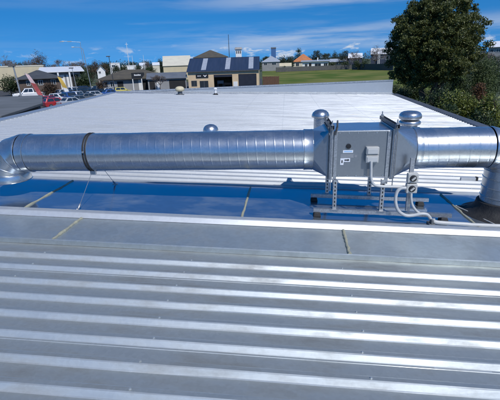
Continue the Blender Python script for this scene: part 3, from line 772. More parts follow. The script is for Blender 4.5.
mb.build('wall', M['beige'], sh)
rf = gable_x(sh, x0, x1, 0, dep, ze, zr, .35, M['bluroof'], thick=.16)
sl = (zr - ze) / (dep / 2)
for pa, pb in ((200.3, 205.2), (224.6, 229.4), (248.2, 253.0)):
    a, b = X(pa), X(pb)
    def sp_(x, y, h): return (x, y, ze + y * sl + .16 + h)
    MB().hexa([sp_(a, .0, .004), sp_(b, .0, .004), sp_(b, dep / 2 - .25, .004), sp_(a, dep / 2 - .25, .004), sp_(a, .0, .05), sp_(b, .0, .05), sp_(b, dep / 2 - .25, .05), sp_(a, dep / 2 - .25, .05)]).build('skylight', M['skylight'], rf)
mb = MB()
for k in range(int((x1 - x0) / .9)):
    x = x0 + .45 + k * .9; mb.hexa([(x - .02, -.2, ze - .2 * sl + .165), (x + .02, -.2, ze - .2 * sl + .165), (x + .02, dep / 2, zr + .165), (x - .02, dep / 2, zr + .165), (x - .02, -.2, ze - .2 * sl + .19), (x + .02, -.2, ze - .2 * sl + .19), (x + .02, dep / 2, zr + .19), (x - .02, dep / 2, zr + .19)])
tag(mb.build('standing_seam', M['bluroof'], rf), kind='stuff')
MB().box(x0 - .3, x1 + .3, -.50, -.36, ze - .28, ze - .14).build('gutter', M['barge'], sh)
MB().box(bays[1][0] + .05, bays[1][1] - .05, .10, .16, 0, zt).build('roller_door', M['roller'], sh)
mb = MB(); zz = .3
while zz < zt - .1: mb.box(bays[1][0] + .05, bays[1][1] - .05, .08, .0985, zz, zz + .05); zz += .3
mb.build('door_ribs', M['roller'], sh.children[-1])
MB().box(bays[0][0] + .1, bays[0][1] - .1, .08, .16, zt - .55, zt - .002).build('roller_door', M['roller'], sh)
window(sh, X(189.8), X(195), Z(192, 86.2), Z(192, 81.2), 0, M['barge'], mull=1)
d_ = opening(sh, X(198.2), X(207), 0, Z(203, 81.0), 0, M['glass'], 'glazed_door', .05)
MB().box(X(202.5), X(202.9), -.07, -.051, 0, Z(203, 81.0)).build('mullion', M['barge'], d_)
opening(sh, X(232.6), X(236.8), 0, Z(234, 81.5), 0, M['white'], 'door', .05)
sg = MB().box(X(194.8), X(207.4), -.14, -.02, Z(201, 77.9), Z(201, 74.2)).build('sign_board', M['black'], sh)
zc = (Z(201, 77.9) + Z(201, 74.2)) / 2
mb = MB()
for a, b, h in ((196.4, 197.4, .22), (197.8, 198.6, .16), (198.9, 199.8, .2)): mb.box(X(a), X(b), -.16, -.141, zc - h / 2, zc + h / 2)
mb.prism([(X(202.2), zc + .2), (X(203.2), zc + .2), (X(204.1), zc - .04), (X(205.0), zc + .2), (X(206), zc + .2), (X(204.6), zc - .24), (X(203.6), zc - .24)], -.16, -.141)
mb.build('sign_lettering', M['white'], sg)
# things standing in the open bay
cabx = X(222)
for px, h, wd, m_, lab, nm, cat in ((218.5, 1.7, 1.6, M['midroof'], 'grey machine standing inside the open workshop bay', 'machine', 'machine'), (226, 1.15, 1.9, M['timber'], 'brown workbench inside the open workshop bay', 'workbench', 'workbench')):
    q = sh.matrix_basis @ Vector((X(px), 2.2, 0))
    t = empty(nm, q, -az(P0) + R(-6), lab, cat)
    MB().box(-wd / 2, wd / 2, -.4, .4, h * .55, h).build('body' if nm == 'machine' else 'top', m_, t, bevel=.05)
    for sx in (-1, 1): MB().box(sx * wd * .4 - .06, sx * wd * .4 + .06, -.3, .3, 0, h * .55 - .002).build('leg', M['barge'], t)
# cupola on the ridge
q = sh.matrix_basis @ Vector((X(236.8), dep / 2 + 2.2, 0))
cu = empty('vent_tower', q, -az(P0), 'small white louvred tower with dark cap rising behind the workshop ridge', 'vent tower')
zc = zof(237, 55.5, 108) - GZ; zt2 = zof(237, 49.6, 108) - GZ
MB().box(-.75, .75, -.75, .75, 0, zt2).build('wall', M['white'], cu)
for k in (-1, 0, 1): MB().box(k * .46 - .14, k * .46 + .14, -.775, -.752, zt2 - 1.0, zt2 - .35).build('louvre', M['barge'], cu)
MB().hexa([(-1, -1, zt2 + .003), (1, -1, zt2 + .003), (1, 1, zt2 + .003), (-1, 1, zt2 + .003), (-.8, -.8, zt2 + .5), (.8, -.8, zt2 + .5), (.8, .8, zt2 + .5), (-.8, .8, zt2 + .5)]).build('roof', M['barge'], cu)
def mast(px, py_top, d, r, label, m=None, cross=0):
    t = face_root('mast', px, d, label, 'mast', 'thin masts on the skyline')
    h = zof(px, py_top, d) - GZ
    MB().tube([(0, 0, 0), (0, 0, h)], [r, r * .6], 8).build('pole', m or M['darkpole'], t, smooth=60)
    if cross: MB().box(-cross, cross, -.04, .04, h - .6, h - .5).build('crossarm', m or M['darkpole'], t)
mast(229.6, 34.5, 106, .10, 'tall dark mast rising behind the workshop ridge')
mast(129.2, 42.5, 150, .12, 'pale thin mast above the brown roof, taller of the close pair', M['whiteroof'], .5)
mast(133.2, 55.5, 150, .10, 'pale thin mast above the brown roof, shorter of the close pair', M['whiteroof'])
mast(144.3, 55, 160, .08, 'hair thin pale mast standing alone right of the pair', M['whiteroof'])

# ---- buildings at the left
def hall(name, label, P0, D, pl, pr, py_e, py_r, dep, wm, rm, kind, wins=(), over=.6, cat='building', group=None, turn=0, wm_win=None):
    X, Z = lxz(P0, D); t = face_root(name, P0, D, label, cat, group, turn)
    x0, x1 = X(pl), X(pr); ze = Z(P0, py_e); zr = (zof(P0, py_r, D + dep / 2) - GZ) if kind in ('gx', 'hip') else Z(P0, py_r)
    if kind == 'gx': walls(t, x0, x1, 0, dep, ze, wm, zr, 'x'); r = gable_x(t, x0, x1, 0, dep, ze, zr, over, rm)
    elif kind == 'gy': walls(t, x0, x1, 0, dep, ze, wm, zr, 'y'); r = gable_y(t, x0, x1, 0, dep, ze, zr, over, rm)
    elif kind == 'hip': walls(t, x0, x1, 0, dep, ze - .19, wm); r = hip(t, x0, x1, 0, dep, ze, zr, over, rm)
    else:
        walls(t, x0, x1, 0, dep, ze, wm)
        r = MB().hexa([(x0 - over, -over, ze + .003), (x1 + over, -over, ze + .003), (x1 + over, dep + over, ze + .003), (x0 - over, dep + over, ze + .003),
                       (x0 - over, -over, ze + .25), (x1 + over, -over, ze + .25), (x1 + over, dep + over, zr), (x0 - over, dep + over, zr)]).build('roof', rm, t)
    for wn in wins:
        a, b, za, zb2 = wn[:4]; kd = wn[4] if len(wn) > 4 else 'w'
        if kd == 'w': window(t, X(a), X(b), max(.3, Z(P0, zb2)), Z(P0, za), 0, wm_win or M['white'])
        elif kd == 'd': opening(t, X(a), X(b), 0, Z(P0, za), 0, M['dark'], 'doorway', .04)
        elif kd == 'p': opening(t, X(a), X(b), 0.0, Z(P0, za), 0, wm_win or M['white'], 'wall_panel', .05)
    return t, X, Z
hall('warehouse', 'long low cream building beyond the hedge at far left', 18, 150, -6, 44, 66.8, 65.2, 14, M['cream'], M['cream2'], 'flat', [], .1)
hall('house', 'brown house under a charcoal hip roof behind the white pickup', 38, 108, 16, 58, 78.3, 70.2, 13, M['brownwall'], M['greyroof'], 'hip', [(24, 27, 80.5, 85), (36, 40, 80.5, 85), (49, 53, 80.5, 85)], .8, cat='house')
tq, X, Z = hall('shop', 'flat white roofed shop with white columns behind the yellow flag', 60, 128, 42, 79, 72.2, 66.5, 16, M['greywall'], M['whiteroof'], 'flat',
                [(45, 52, 75, 84, 'd'), (58, 63, 75, 84, 'p'), (65, 67, 75, 84, 'p'), (70, 77, 75, 84, 'd')], 1.2)
for px in (57, 68.5): MB().box(X(px) - .2, X(px) + .2, -1.1, -.75, 0, Z(60, 72.2)).build('column', M['white'], tq)
tq, X, Z = hall('shop', 'low building with brown hip roof behind the yellow hatchback', 130, 106, 98, 166, 78.4, 69.6, 11, M['greywall'], M['brownroof'], 'hip',
                [(102, 105, 81, 88, 'd'), (108, 112, 81, 86, 'w'), (115, 121, 81, 88, 'd'), (136.5, 139.5, 80, 92, 'p'), (140.5, 149, 81, 88, 'd')], .9)
sgn = empty('shop_sign', at(136.7, 101.5), -az(136.7), 'black fascia sign with white lettering over the shop awning', 'sign')
X2, Z2 = lxz(136.7, 101.5)
MB().prism([(X2(130.2), Z2(136, 78.6)), (X2(130.2), Z2(136, 72.8)), (X2(143.2), Z2(136, 72.8)), (X2(143.2), Z2(136, 75.2)), (X2(140.2), Z2(136, 78.6))], -.12, .1).build('board', M['black'], sgn)
mb = MB(); zc = Z2(136, 75.2)
for a, b, h in ((133.0, 133.8, .34), (134.0, 134.7, .26), (134.9, 135.7, .26), (135.9, 136.6, .26), (136.8, 137.5, .34), (137.7, 138.5, .26), (138.7, 139.6, .26)): mb.box(X2(a), X2(b), -.14, -.121, zc - .13, zc - .13 + h)
mb.build('lettering', M['white'], sgn)
mb = MB()
for px in (131.0, 140.0): mb = MB(); mb.box(X2(px) - .09, X2(px) + .09, -.05, .08, 0, Z2(136, 78.55)); mb.build('post', M['white'], sgn)
hall('shed', 'low grey roofed shed with dark open bays left of the workshop', 166, 101, 146, 185, 78.2, 73.0, 10, M['greywall'], M['midroof'], 'gx', [(147.5, 153, 80.3, 90, 'd'), (155, 157.5, 80.5, 90, 'p'), (167.5, 184, 80.2, 90, 'd')], .5, cat='shed')
hall('warehouse', 'cream gabled warehouse with sloping roof behind the workshop', 178, 165, 163, 191, 65.5, 56.0, 18, M['cream'], M['cream2'], 'gx', [], .3)
hall('house', 'brown hip roofed house peaking above the workshop ridge', 211, 150, 195, 227, 57.2, 50.2, 14, M['brownwall'], M['brownroof'], 'hip', [], .6, cat='house')
hall('flat_block', 'small white boxy block above the brown roof, leftmost of three', 113.5, 190, 110, 120, 63.4, 62.8, 10, M['white'], M['whiteroof'], 'flat', [(112, 115, 65, 67)], .1)
hall('flat_block', 'low white block between the brown roof and the mast pair', 127.5, 200, 122, 136, 66.0, 65.4, 10, M['white'], M['whiteroof'], 'flat', [], .1)
hall('house', 'small white gabled house peeking right of the mast pair', 143, 210, 139.5, 146.5, 65.5, 63.0, 10, M['white'], M['whiteroof'], 'gx', [], .2, cat='house')
hall('house', 'small pale gabled house just left of the cream warehouse', 156, 215, 152.5, 159.5, 65.2, 62.6, 10, M['cream2'], M['whiteroof'], 'gx', [], .2, cat='house')
hall('house', 'white fronted house between the leaning lamp and brown roof', 99, 150, 96.5, 104.5, 70.5, 66.0, 10, M['white'], M['ltroof'], 'gy', [(98, 100, 71.5, 73.5)], .3, cat='house')
# neighbour's annex just beyond the left edge
an = empty('annex', (0, 0, GZ), 0, 'low neighbouring annex with weathered grey roof at far left edge', 'annex')
c_ = [(-13.74, 18.24), (-15.72, 24.93), (-20.26, 32.34), (-32.0, 30.5), (-30.0, 14.0)]
zr_ = -.48 - GZ
MB().prism([(x, y) for x, y in c_], zr_ - .16, zr_, 'z').build('roof', M['annexroof'], an, bevel=.03)
cx_ = sum(p[0] for p in c_) / 5; cy_ = sum(p[1] for p in c_) / 5
MB().prism([(x + (cx_ - x) * .05, y + (cy_ - y) * .05) for x, y in c_], 0, zr_ - .162, 'z').build('wall', M['brownwall'], an)
mb = MB(); a, b = Vector((-13.70, 18.10, zr_ - .05)), Vector((-30.0, 13.88, zr_ - .05)); mb.bar(a, b, .12, .12); mb.build('gutter', M['capgrey'], an)

# ---- right of the workshop, across the lawn
hall('house', 'grey roofed pale house right behind the workshop gable', 271, 262, 262, 281, 61.8, 56.2, 15, M['greywall'], M['ltroof'], 'hip', [(264, 267, 63, 65), (272, 276, 63, 65)], .5, cat='house')
X, Z = lxz(273.6, 420)
t = face_root('tower', 273.6, 420, 'distant square blue tower above the grey house roof', 'tower')
MB().box(X(271.2), X(276), 0, 10, 0, Z(273.6, 48.6)).build('wall', M['bluewall'], t)
MB().box(X(271.0), X(276.2), -.3, 10.3, Z(273.6, 48.6) + .003, Z(273.6, 48.6) + 1.2).build('parapet', M['midroof'], t)
hall('shed', 'small beige garden shed on the far side of the lawn', 285.5, 236, 279.5, 291.5, 66.2, 63.2, 6, M['cream2'], M['cream'], 'gx', [(283, 285, 68, 72, 'd')], .2, cat='shed')
hall('house', 'house with bright orange tiled roof beside the tall pine', 302, 275, 293.5, 313, 61.5, 54.0, 15, M['cream2'], M['orange'], 'hip', [(296, 299, 63, 66)], .7, cat='house')
tq, X, Z = hall('house', 'long white house with flat pale roof behind the lawn fence', 316, 258, 302.5, 329, 61.6, 60.0, 9, M['white'], M['ltroof'], 'flat', [(305, 307.5, 63.5, 67), (309, 311.5, 63, 69, 'd'), (315, 321, 63.5, 66.5), (324, 327.5, 63.5, 66.5)], 1.0, cat='house')
MB().box(X(317.3), X(318.3), 3, 4, Z(316, 61.6) + .2, Z(316, 57.6)).build('chimney', M['white'], tq)
hall('house', 'pale house with lean roof half hidden by shrubs mid lawn', 340, 275, 330, 347, 61.6, 58.8, 9, M['cream2'], M['ltroof'], 'gx', [(335, 338, 62.5, 64.5)], .5, cat='house')
hall('house', 'dark blue house with white mono roof, lower of the pair', 356, 262, 348.5, 362, 57.6, 53.4, 10, M['navywall'], M['whiteroof'], 'gx', [(351, 353, 59, 62), (356, 359, 59, 62)], .5, cat='house')
tq, X, Z = hall('house', 'dark blue house with high white roof beside the big tree', 379, 245, 371, 392, 53.8, 48.2, 12, M['navywall'], M['whiteroof'], 'gx', [(373, 375, 56, 59), (381, 384, 56, 59), (386, 389, 56, 60)], .6, cat='house')
for px in (378.2, 379.6): MB().box(X(px) - .15, X(px) + .15, -1.2, -.9, 0, Z(379, 54.5)).build('post', M['white'], tq)
hall('house', 'white roofed house glimpsed right of the big tree', 499, 150, 488, 514, 46.5, 41.5, 9, M['greywall'], M['whiteroof'], 'gx', [(490, 493, 49, 52), (496, 500, 49, 52)], .6, cat='house')
# fences
def fence(name, label, pa, da, pb, db, h, m, n_post, ground=GZ):
    a, b = at(pa, da, ground), at(pb, db, ground); d = b - a; L = d.length
    t = empty(name, a, math.atan2(d.y, d.x), label, 'fence')
    mb = MB(); k = 0; x = 0
    rd = random.Random(int(L * 7))
    while x < L: mb.box(x, min(x + .235, L), -.012, .012, .08, h - rd.random() * .04); x += .25
    mb.build('paling_panel', m, t)
    for zz in (.35, h - .3): MB().box(0, L, .013, .06, zz, zz + .09).build('rail', m, t)
    for i in range(n_post): MB().box(L * i / (n_post - 1) - .06, L * i / (n_post - 1) + .06, .062, .16, 0, h + .03).build('post', m, t)
    return t
fence('paling_fence', 'dark paling fence along the far side of the lawn', 276, 228, 352, 246, 2.5, M['greytimber'], 26)
fence('paling_fence', 'grey paling fence before the pair of dark blue houses', 352.5, 232, 394, 200, 3.0, M['greytimber'], 12)
fence('timber_fence', 'brown boarded fence beside the workshop gable', 262.5, 93, 278.5, 92, 2.6, M['timber'], 5)
fence('paling_fence', 'weathered paling fence in the shade under the big tree', 398, 34, 452, 29, 1.9, M['greytimber'], 9)
t = face_root('trailer', 267, 90, 'low blue trailer deck against the brown boarded fence', 'trailer')
MB().box(-1.3, 1.3, -.6, .6, .55, .85).build('deck', M['bluewall'], t, bevel=.03)
for sx in (-.5, .5): MB().lathe([(.3, -.1), (.3, .1)], (sx, -.62, .3), 16, 'y').build('wheel', M['tyre'], t, smooth=40)

# ---- cars
def lerp(a, b, t): return tuple(x + (y - x) * t for x, y in zip(a, b))
CARS = {  # length, width, height, belt, lower profile, cabin (x bottom rear, bottom front, top rear, top front)
    'hatch': (3.95, 1.70, 1.50, .92, [(-1.97, .38), (-1.95, .90), (-1.6, .93), (.75, .93), (1.55, .80), (1.9, .66), (1.97, .40), (1.85, .22), (-1.85, .22)], (-1.92, 1.0, -1.55, .25)),
    'sedan': (4.6, 1.78, 1.46, .92, [(-2.3, .40), (-2.28, .88), (-1.7, .95), (.9, .92), (1.9, .78), (2.2, .66), (2.3, .40), (2.15, .22), (-2.15, .22)], (-1.75, 1.1, -1.05, .3)),
    'suv': (4.6, 1.85, 1.75, 1.06, [(-2.3, .45), (-2.28, 1.02), (-1.9, 1.07), (.95, 1.07), (1.95, .96), (2.22, .82), (2.3, .45), (2.15, .28), (-2.15, .28)], (-2.24, 1.2, -1.95, .45)),
    'ute': (5.2, 1.85, 1.80, 1.08, [(-2.6, .52), (-2.6, 1.06), (-2.55, 1.08), (1.1, 1.08), (2.3, 1.0), (2.52, .85), (2.6, .5), (2.45, .3), (-2.45, .34)], (-.75, 1.35, -.62, .62)),
}
def car(kind, paint_m, loc, rz, label, body_name):
    L, W, H, belt, prof, (xb0, xb1, xt0, xt1) = CARS[kind]
    t = empty(body_name, loc, rz, label, 'pickup' if kind == 'ute' else 'car', 'cars in the car park')
    hw = W / 2; tw = hw - .20
    mb = MB().prism(prof, -hw, hw, 'y')
    zb_ = belt - .05
    cab = [(xb0, -hw + .03, zb_), (xb1, -hw + .03, zb_), (xb1, hw - .03, zb_), (xb0, hw - .03, zb_), (xt0, -tw, H), (xt1, -tw, H), (xt1, tw, H), (xt0, tw, H)]
    mb.hexa(cab)
    if kind == 'ute':
        pass
    mb.build('body', paint_m, t, bevel=.05)
    if kind == 'ute': MB().box(-2.5, xb0 - .06, -hw + .1, hw - .1, 1.04, 1.084).build('tray_cover', M['black'], t)
    P = [Vector(p) for p in cab]
    def quad(a, b, c, d, u0, u1, v0, v1, off):
        def q(u, v): return (a.lerp(b, u)).lerp(d.lerp(c, u), v)
        pts = [q(u0, v0), q(u1, v0), q(u1, v1), q(u0, v1)]
        nn = (pts[1] - pts[0]).cross(pts[3] - pts[0]).normalized()
        return [p - nn * .01 for p in pts], [p + nn * off for p in pts]
    def glass(name, a, b, c, d, u0, u1, v0=.2, v1=.9):
        i, o = quad(a, b, c, d, u0, u1, v0, v1, .012); MB().hexa(i + o).build(name, M['glass'], t)
    glass('side_window', P[0], P[1], P[5], P[4], .10, .47); glass('side_window', P[0], P[1], P[5], P[4], .51, .88)
    glass('side_window', P[2], P[3], P[7], P[6], .12, .49); glass('side_window', P[2], P[3], P[7], P[6], .53, .90)
    glass('windscreen', P[1], P[2], P[6], P[5], .07, .93, .14, .93); glass('rear_window', P[3], P[0], P[4], P[7], .09, .91, .3, .9)
    r = .37 if kind in ('suv', 'ute') else .31
    for x in (L * .30, -L * .30):
        for sy in (-1, 1):
            wh = MB().lathe([(r * .72, -.10), (r, -.09), (r, .09), (r * .72, .10)], (x, sy * (hw - .085), r), 20, 'y').build('wheel', M['tyre'], t, smooth=40)
            MB().lathe([(r * .66, -.012), (r * .6, .012), (.06, .016)], (x, sy * (hw + .012), r), 14, 'y').build('rim', M['rim'], wh)
    for sy in (-1, 1):
        MB().box(L / 2 - .19, L / 2 - .005, sy * (hw - .25) - .17, sy * (hw - .25) + .17, belt - .30, belt - .16).build('headlight', M['lamp'], t, bevel=.02)
        MB().box(-L / 2 - .012, -L / 2 + .06, sy * (hw - .16) - .1, sy * (hw - .16) + .1, belt - .26, belt - .06).build('tail_light', M['tail'], t)
        MB().box(xb1 - .32, xb1 - .16, sy * (hw + .07) - .08, sy * (hw + .07) + .08, belt + .0, belt + .14).build('mirror', paint_m, t, bevel=.03)
    MB().box(L / 2 - .03, L / 2 + .012, -.35, .35, .42, .58).build('grille', M['black'], t)
    MB().prism([(-.28 + 0, .30), (.28, .30), (.28, .34), (-.28, .34)], L / 2 + .001, L / 2 + .016, 'x').build('number_plate', M['white'], t)
    return t
PW = {k: paint(k + ' car paint', c) for k, c in dict(white=(.78, .78, .78), red=(.38, .03, .035), blue=(.03, .09, .30), black=(.012, .013, .016), silver=(.42, .44, .46),
      grey=(.13, .14, .15), navy=(.02, .03, .07), yellow=(.58, .50, .12), charcoal=(.04, .043, .05)).items()}
for kind, pc, px, d, hd, lab in (
        ('ute', 'white', 24.5, 97, 184, 'white double cab pickup parked behind the grey annex roof'),
        ('hatch', 'red', 50.5, 71, 18, 'red hatchback parked nearest the white roof edge'),
        ('hatch', 'white', 54.5, 82, -40, 'white hatchback between the red car and blue car'),
        ('suv', 'blue', 65.5, 80, -70, 'bright blue wagon behind the yellow flag foot'),
        ('sedan', 'grey', 74.5, 74, 25, 'grey sedan parked along the white roof edge'),
        ('suv', 'black', 77.5, 88, -60, 'black four wheel drive at the foot of the leaning lamp'),
        ('suv', 'charcoal', 84.5, 97, -35, 'charcoal wagon in the back row by the leaning lamp'),
        ('hatch', 'silver', 92.0, 84, 30, 'silver hatchback in the middle of the front row'),
        ('sedan', 'grey', 84, 79, 28, 'grey sedan tucked between the black wagon and silver hatchback'),
        ('sedan', 'silver', 106, 95, 20, 'silver sedan parked just left of the yellow hatchback'),
        ('sedan', 'blue', 107.5, 88, 24, 'blue sedan nosing in before the silver sedan'),
        ('hatch', 'yellow', 119.5, 94, 12, 'bright yellow hatchback before the brown roofed shop'),
        ('suv', 'white', 70, 100, -60, 'white van like wagon in the back row near the shop'),
        ('sedan', 'white', 91, 104, 10, 'white sedan in the back row beyond the silver hatchback'),
        ('hatch', 'red', 44, 77, 60, 'dark red hatchback half hidden behind the nearest red car'),
        ('suv', 'charcoal', 68, 89, 75, 'charcoal wagon parked nose out beside the blue wagon'),
        ('sedan', 'silver', 66.5, 70, 30, 'silver sedan with its roof just above the white roof edge'),
        ('suv', 'black', 86.5, 88, 60, 'black wagon between the leaning lamp and silver hatchback'),
        ('suv', 'navy', 80.5, 104, 50, 'navy wagon in the far row before the flat roofed shop'),
        ('hatch', 'grey', 75, 106, -40, 'grey hatchback in the far row before the flat roofed shop'),
        ('hatch', 'black', 96.5, 92, 40, 'black hatchback just right of the silver hatchback'),
        ('sedan', 'silver', 59, 98, 35, 'silver sedan behind the white hatchback near the yellow flag'),
        ('suv', 'charcoal', 100, 101, 30, 'charcoal wagon beside the corner of the brown roof'),
        ('suv', 'silver', 73, 82, 65, 'silver wagon nose out below the short bare lamp post')):
    q = at(px, d, GZ - .025)
    t = car(kind, PW[pc], q, -az(px) + R(hd), lab, 'pickup_truck' if kind == 'ute' else 'parked_car')
    if kind == 'ute': t.scale = (1.22, 1.15, 1.15)

# ---- flags and lamps
def flag(px, py_t, py_b, d, lean, m, label, m_top=None):
    t = face_root('feather_flag', px, d, label, 'flag')
    h = zof(px, py_t, d) - GZ
    pole_pts = [(0, 0, 0), (-lean * .5, 0, h * .5), (-lean * .85, 0, h * .85), (-lean * 1.0, 0, h * .98), (-lean * .95 + .2, 0, h)]
    MB().tube(curve(pole_pts), .03, 6).build('pole', M['pole'], t, smooth=60)
    rings = []
    for i in range(15):
        f = i / 14; z = h * (.30 + .69 * f); x = -lean * (.3 + .7 * f) + .02; wd = .80 * (1 - .3 * f ** 3)
        yy = .06 * math.sin(f * 5)
        rings.append([(x, yy - .012, z), (x + wd, yy + .1 * math.sin(f * 7 + 1) - .012, z - .25), (x + wd, yy + .1 * math.sin(f * 7 + 1) + .012, z - .25), (x, yy + .012, z)])
    k0 = 8 if m is M['red_flag'] else 5
    MB().rings(rings[:k0 + 1]).build('cloth', m, t, smooth=60)
    MB().rings(rings[k0:]).build('cloth_top', m_top or M['white'], t, smooth=60)
    MB().lathe([(.3, 0), (.3, .06), (.05, .1)], n=12).build('base', M['barge'], t)
flag(36.5, 72.5, 93, 80, 1.9, M['red_flag'], 'red feather flag with a pale pink top behind the pickup', M['pink_flag'])
flag(63.5, 76, 90, 84, 1.3, M['white'], 'yellow topped feather flag among the parked cars', M['yellow_flag'])
def lamp(px, py_t, d, lean, label, arm, m=None, r=.09):
    t = face_root('street_lamp', px, d, label, 'street lamp', 'street lamps by the car park')
    h = zof(px, py_t, d) - GZ
    MB().tube([(0, 0, 0), (-lean * .5, 0, h * .5), (-lean, 0, h)], [r, r * .8, r * .6], 8).build('pole', m or M['pole'], t, smooth=60)
    if arm:
        MB().tube(curve([(-lean, 0, h - .1), (-lean - arm * .4, 0, h + .25), (-lean - arm, 0, h + .3)]), r * .5, 6).build('arm', m or M['pole'], t, smooth=60)
        MB().box(-lean - arm - .55 * (1 if arm > 0 else -1) if arm > 0 else -lean - arm, -lean - arm if arm > 0 else -lean - arm + .55, -.14, .14, h + .22, h + .38).build('lamp_head', m or M['pole'], t, bevel=.04)
    else:
        MB().box(-lean - .55, -lean + .25, -.2, .2, h, h + .18).build('lamp_head', M['darkpole'], t, bevel=.04)
    MB().lathe([(r * 2.2, 0), (r * 2.2, .04), (r * 1.2, .05)], n=12).build('base_plate', M['darkpole'], t)
lamp(16.5, 66.5, 58, .25, 'grey lamp post with box head at the far left', 0, r=.13)
lamp(88.5, 48.5, 96, .55, 'tall leaning lamp post with a curved arm among the cars', 1.6)
lamp(73.8, 68.5, 84, .3, 'short bare lamp post right of the yellow flag', .0, r=.07)
lamp(111.8, 56.8, 92, .3, 'lamp post with flat dark head before the brown roof', 0, M['darkpole'])
t = face_root('street_lamp', 84.2, 185, 'distant lamp mast with a long double arm high over the yard', 'street lamp', 'street lamps by the car park')
h = zof(73, 42.3, 185) - GZ; xx = lxz(84.2, 185)[0]
MB().tube([(0, 0, 0), (0, 0, h)], [.14, .07], 8).build('pole', M['pole'], t, smooth=60)
MB().tube([(xx(66.5), 0, h + .5), (0, 0, h), (.2, 0, h - .1)], .06, 6).build('arm', M['pole'], t)
for px in (66.5, 74): MB().box(xx(px) - .8, xx(px) + .8, -.2, .2, h + .15, h + .42).build('lamp_head', M['pole'], t)

# ---- trees and shrubs
def leaves(mb, c, rad, count, size, rd, clumps=None, spread=.42, flat=.0, shell=.55):
    """many leaf blades gathered into clumps through an uneven crown volume"""
    c = Vector(c); cl = []
    for _ in range(clumps or max(6, count // 60)):
        while True:
            d = Vector((rd.gauss(0, 1), rd.gauss(0, 1), rd.gauss(0, 1)))
            if d.length > .1: break
        d.normalize(); rr = shell + (1 - shell) * rd.random()
        k = rd.uniform(.82, 1.12)
        cl.append((c + Vector((d.x * rad[0], d.y * rad[1], d.z * rad[2])) * rr * k, rd.uniform(.7, 1.3)))
    cr = spread * (rad[0] * rad[1] * rad[2]) ** (1 / 3)
    per = max(1, count // len(cl))
    for p, sc_ in cl:
        for _ in range(per):
            d = Vector((rd.gauss(0, 1), rd.gauss(0, 1), rd.gauss(0, 1))).normalized() * (rd.random() ** .45); d.z *= .75
            q = p + d * (cr * sc_)
            nn = Vector((rd.gauss(0, 1), rd.gauss(0, 1), rd.gauss(.6, 1))).normalized()
            a = nn.orthogonal().normalized(); a = Matrix.Rotation(rd.random() * 6.283, 3, nn) @ a; b = nn.cross(a)
            s2 = size * rd.uniform(.65, 1.3); w2 = s2 * .42
            mb.add([q - a * s2 * .5, q + b * w2 * .5 + nn * s2 * .06, q + a * s2 * .5, q - b * w2 * .5 + nn * s2 * .06], [(0, 1, 2, 3)])
def trunk_mb(h, r, rd, limbs=6, spread=1.0, bend=.1):
    mb = MB(); top = Vector((rd.uniform(-bend, bend) * h, rd.uniform(-bend, bend) * h, h))
    mid = top * .5 + Vector((rd.uniform(-.04, .04) * h, 0, 0))
    mb.tube(curve([(0, 0, -.1), mid, top], 4), [r * (1 - .75 * i / 8) for i in range(9)], 8)
    for i in range(limbs):
        f = rd.uniform(.35, .95); p = mid.lerp(top, max(0, f * 2 - 1)) if f > .5 else mid * (f * 2)
        a = i * 2.4 + rd.random(); e = p + Vector((math.cos(a) * spread, math.sin(a) * spread, spread * rd.uniform(.5, 1.1)))
        mb.tube([p, p.lerp(e, .5) + Vector((0, 0, .08 * spread)), e], [r * .45, r * .3, r * .12], 6)
    return mb
def tree(name, label, pos, h, rad, m, count, size, seed, trunk_h=None, trunk_r=.18, group=None, cat='tree', zc=None, clumps=None, spread=.42, shell=.55):
    rd = random.Random(seed)
    t = empty(name, pos, rd.random() * 6, label, cat, group)
    trunk_mb(trunk_h or h * .55, trunk_r, rd, 6, rad[0] * .5).build('trunk', M['bark'], t, smooth=50)
    mb = MB(); leaves(mb, (0, 0, zc if zc is not None else h - rad[2]), rad, count, size, rd, clumps, spread, shell=shell)
    mb.build('crown', m, t, fix=False)
    return t
def bare(name, label, pos, h, spread, seed, group=None, m=None):
    rd = random.Random(seed); t = empty(name, pos, 0, label, 'bare tree', group)
    tr, tw = MB(), MB()
    def grow(p, d, L, r, lev):
        e = p + d * L + Vector((0, 0, L * .06))
        (tr if lev < 2 else tw).tube([p, (p + e) / 2 + Vector((rd.gauss(0, .04), rd.gauss(0, .04), 0)) * L, e], [r, r * .8, r * .55], 5 if lev < 2 else 3, False)
        if lev >= 6: return
        for _ in range(3 if lev else 5):
            dd = (d * .8 + Vector((rd.gauss(0, .55), rd.gauss(0, .55), rd.gauss(.1, .3))) * spread).normalized()
            grow(e if rd.random() < .6 else p.lerp(e, rd.uniform(.5, .95)), dd, L * rd.uniform(.6, .82), max(r * .55, .032), lev + 1)
    grow(Vector((0, 0, 0)), Vector((0, 0, 1)), h * .27, h * .022, 0)
    tr.build('trunk', M['bark'], t, smooth=60, fix=False); tw.build('crown', m or M['twig'], t, fix=False)
    return t
def shrub(label, px, py_t, d, wpx, m, count, size, seed, group='shrubs and bushes', base=GZ, name='shrub'):
    h = zof(px, py_t, d) - base; wd = abs(math.tan(az(px + wpx / 2) - az(px - wpx / 2)) * d) / 2
    rd = random.Random(seed); t = empty(name, at(px, d, base), 0, label, 'shrub', group)
    mb = MB(); leaves(mb, (0, 0, h * .5), (wd * .85, wd * .7, h * .46), count, size, rd, None, .5, shell=.3); mb.build('foliage', m, t, fix=False)
    st = MB()
    for i in range(5): st.tube([(rd.gauss(0, .1), rd.gauss(0, .1), 0), (rd.gauss(0, wd * .25), rd.gauss(0, wd * .25), h * .5), (rd.gauss(0, wd * .4), rd.gauss(0, wd * .4), h * .85)], [.05, .035, .015], 5)
    st.build('stem', M['bark'], t, smooth=50)
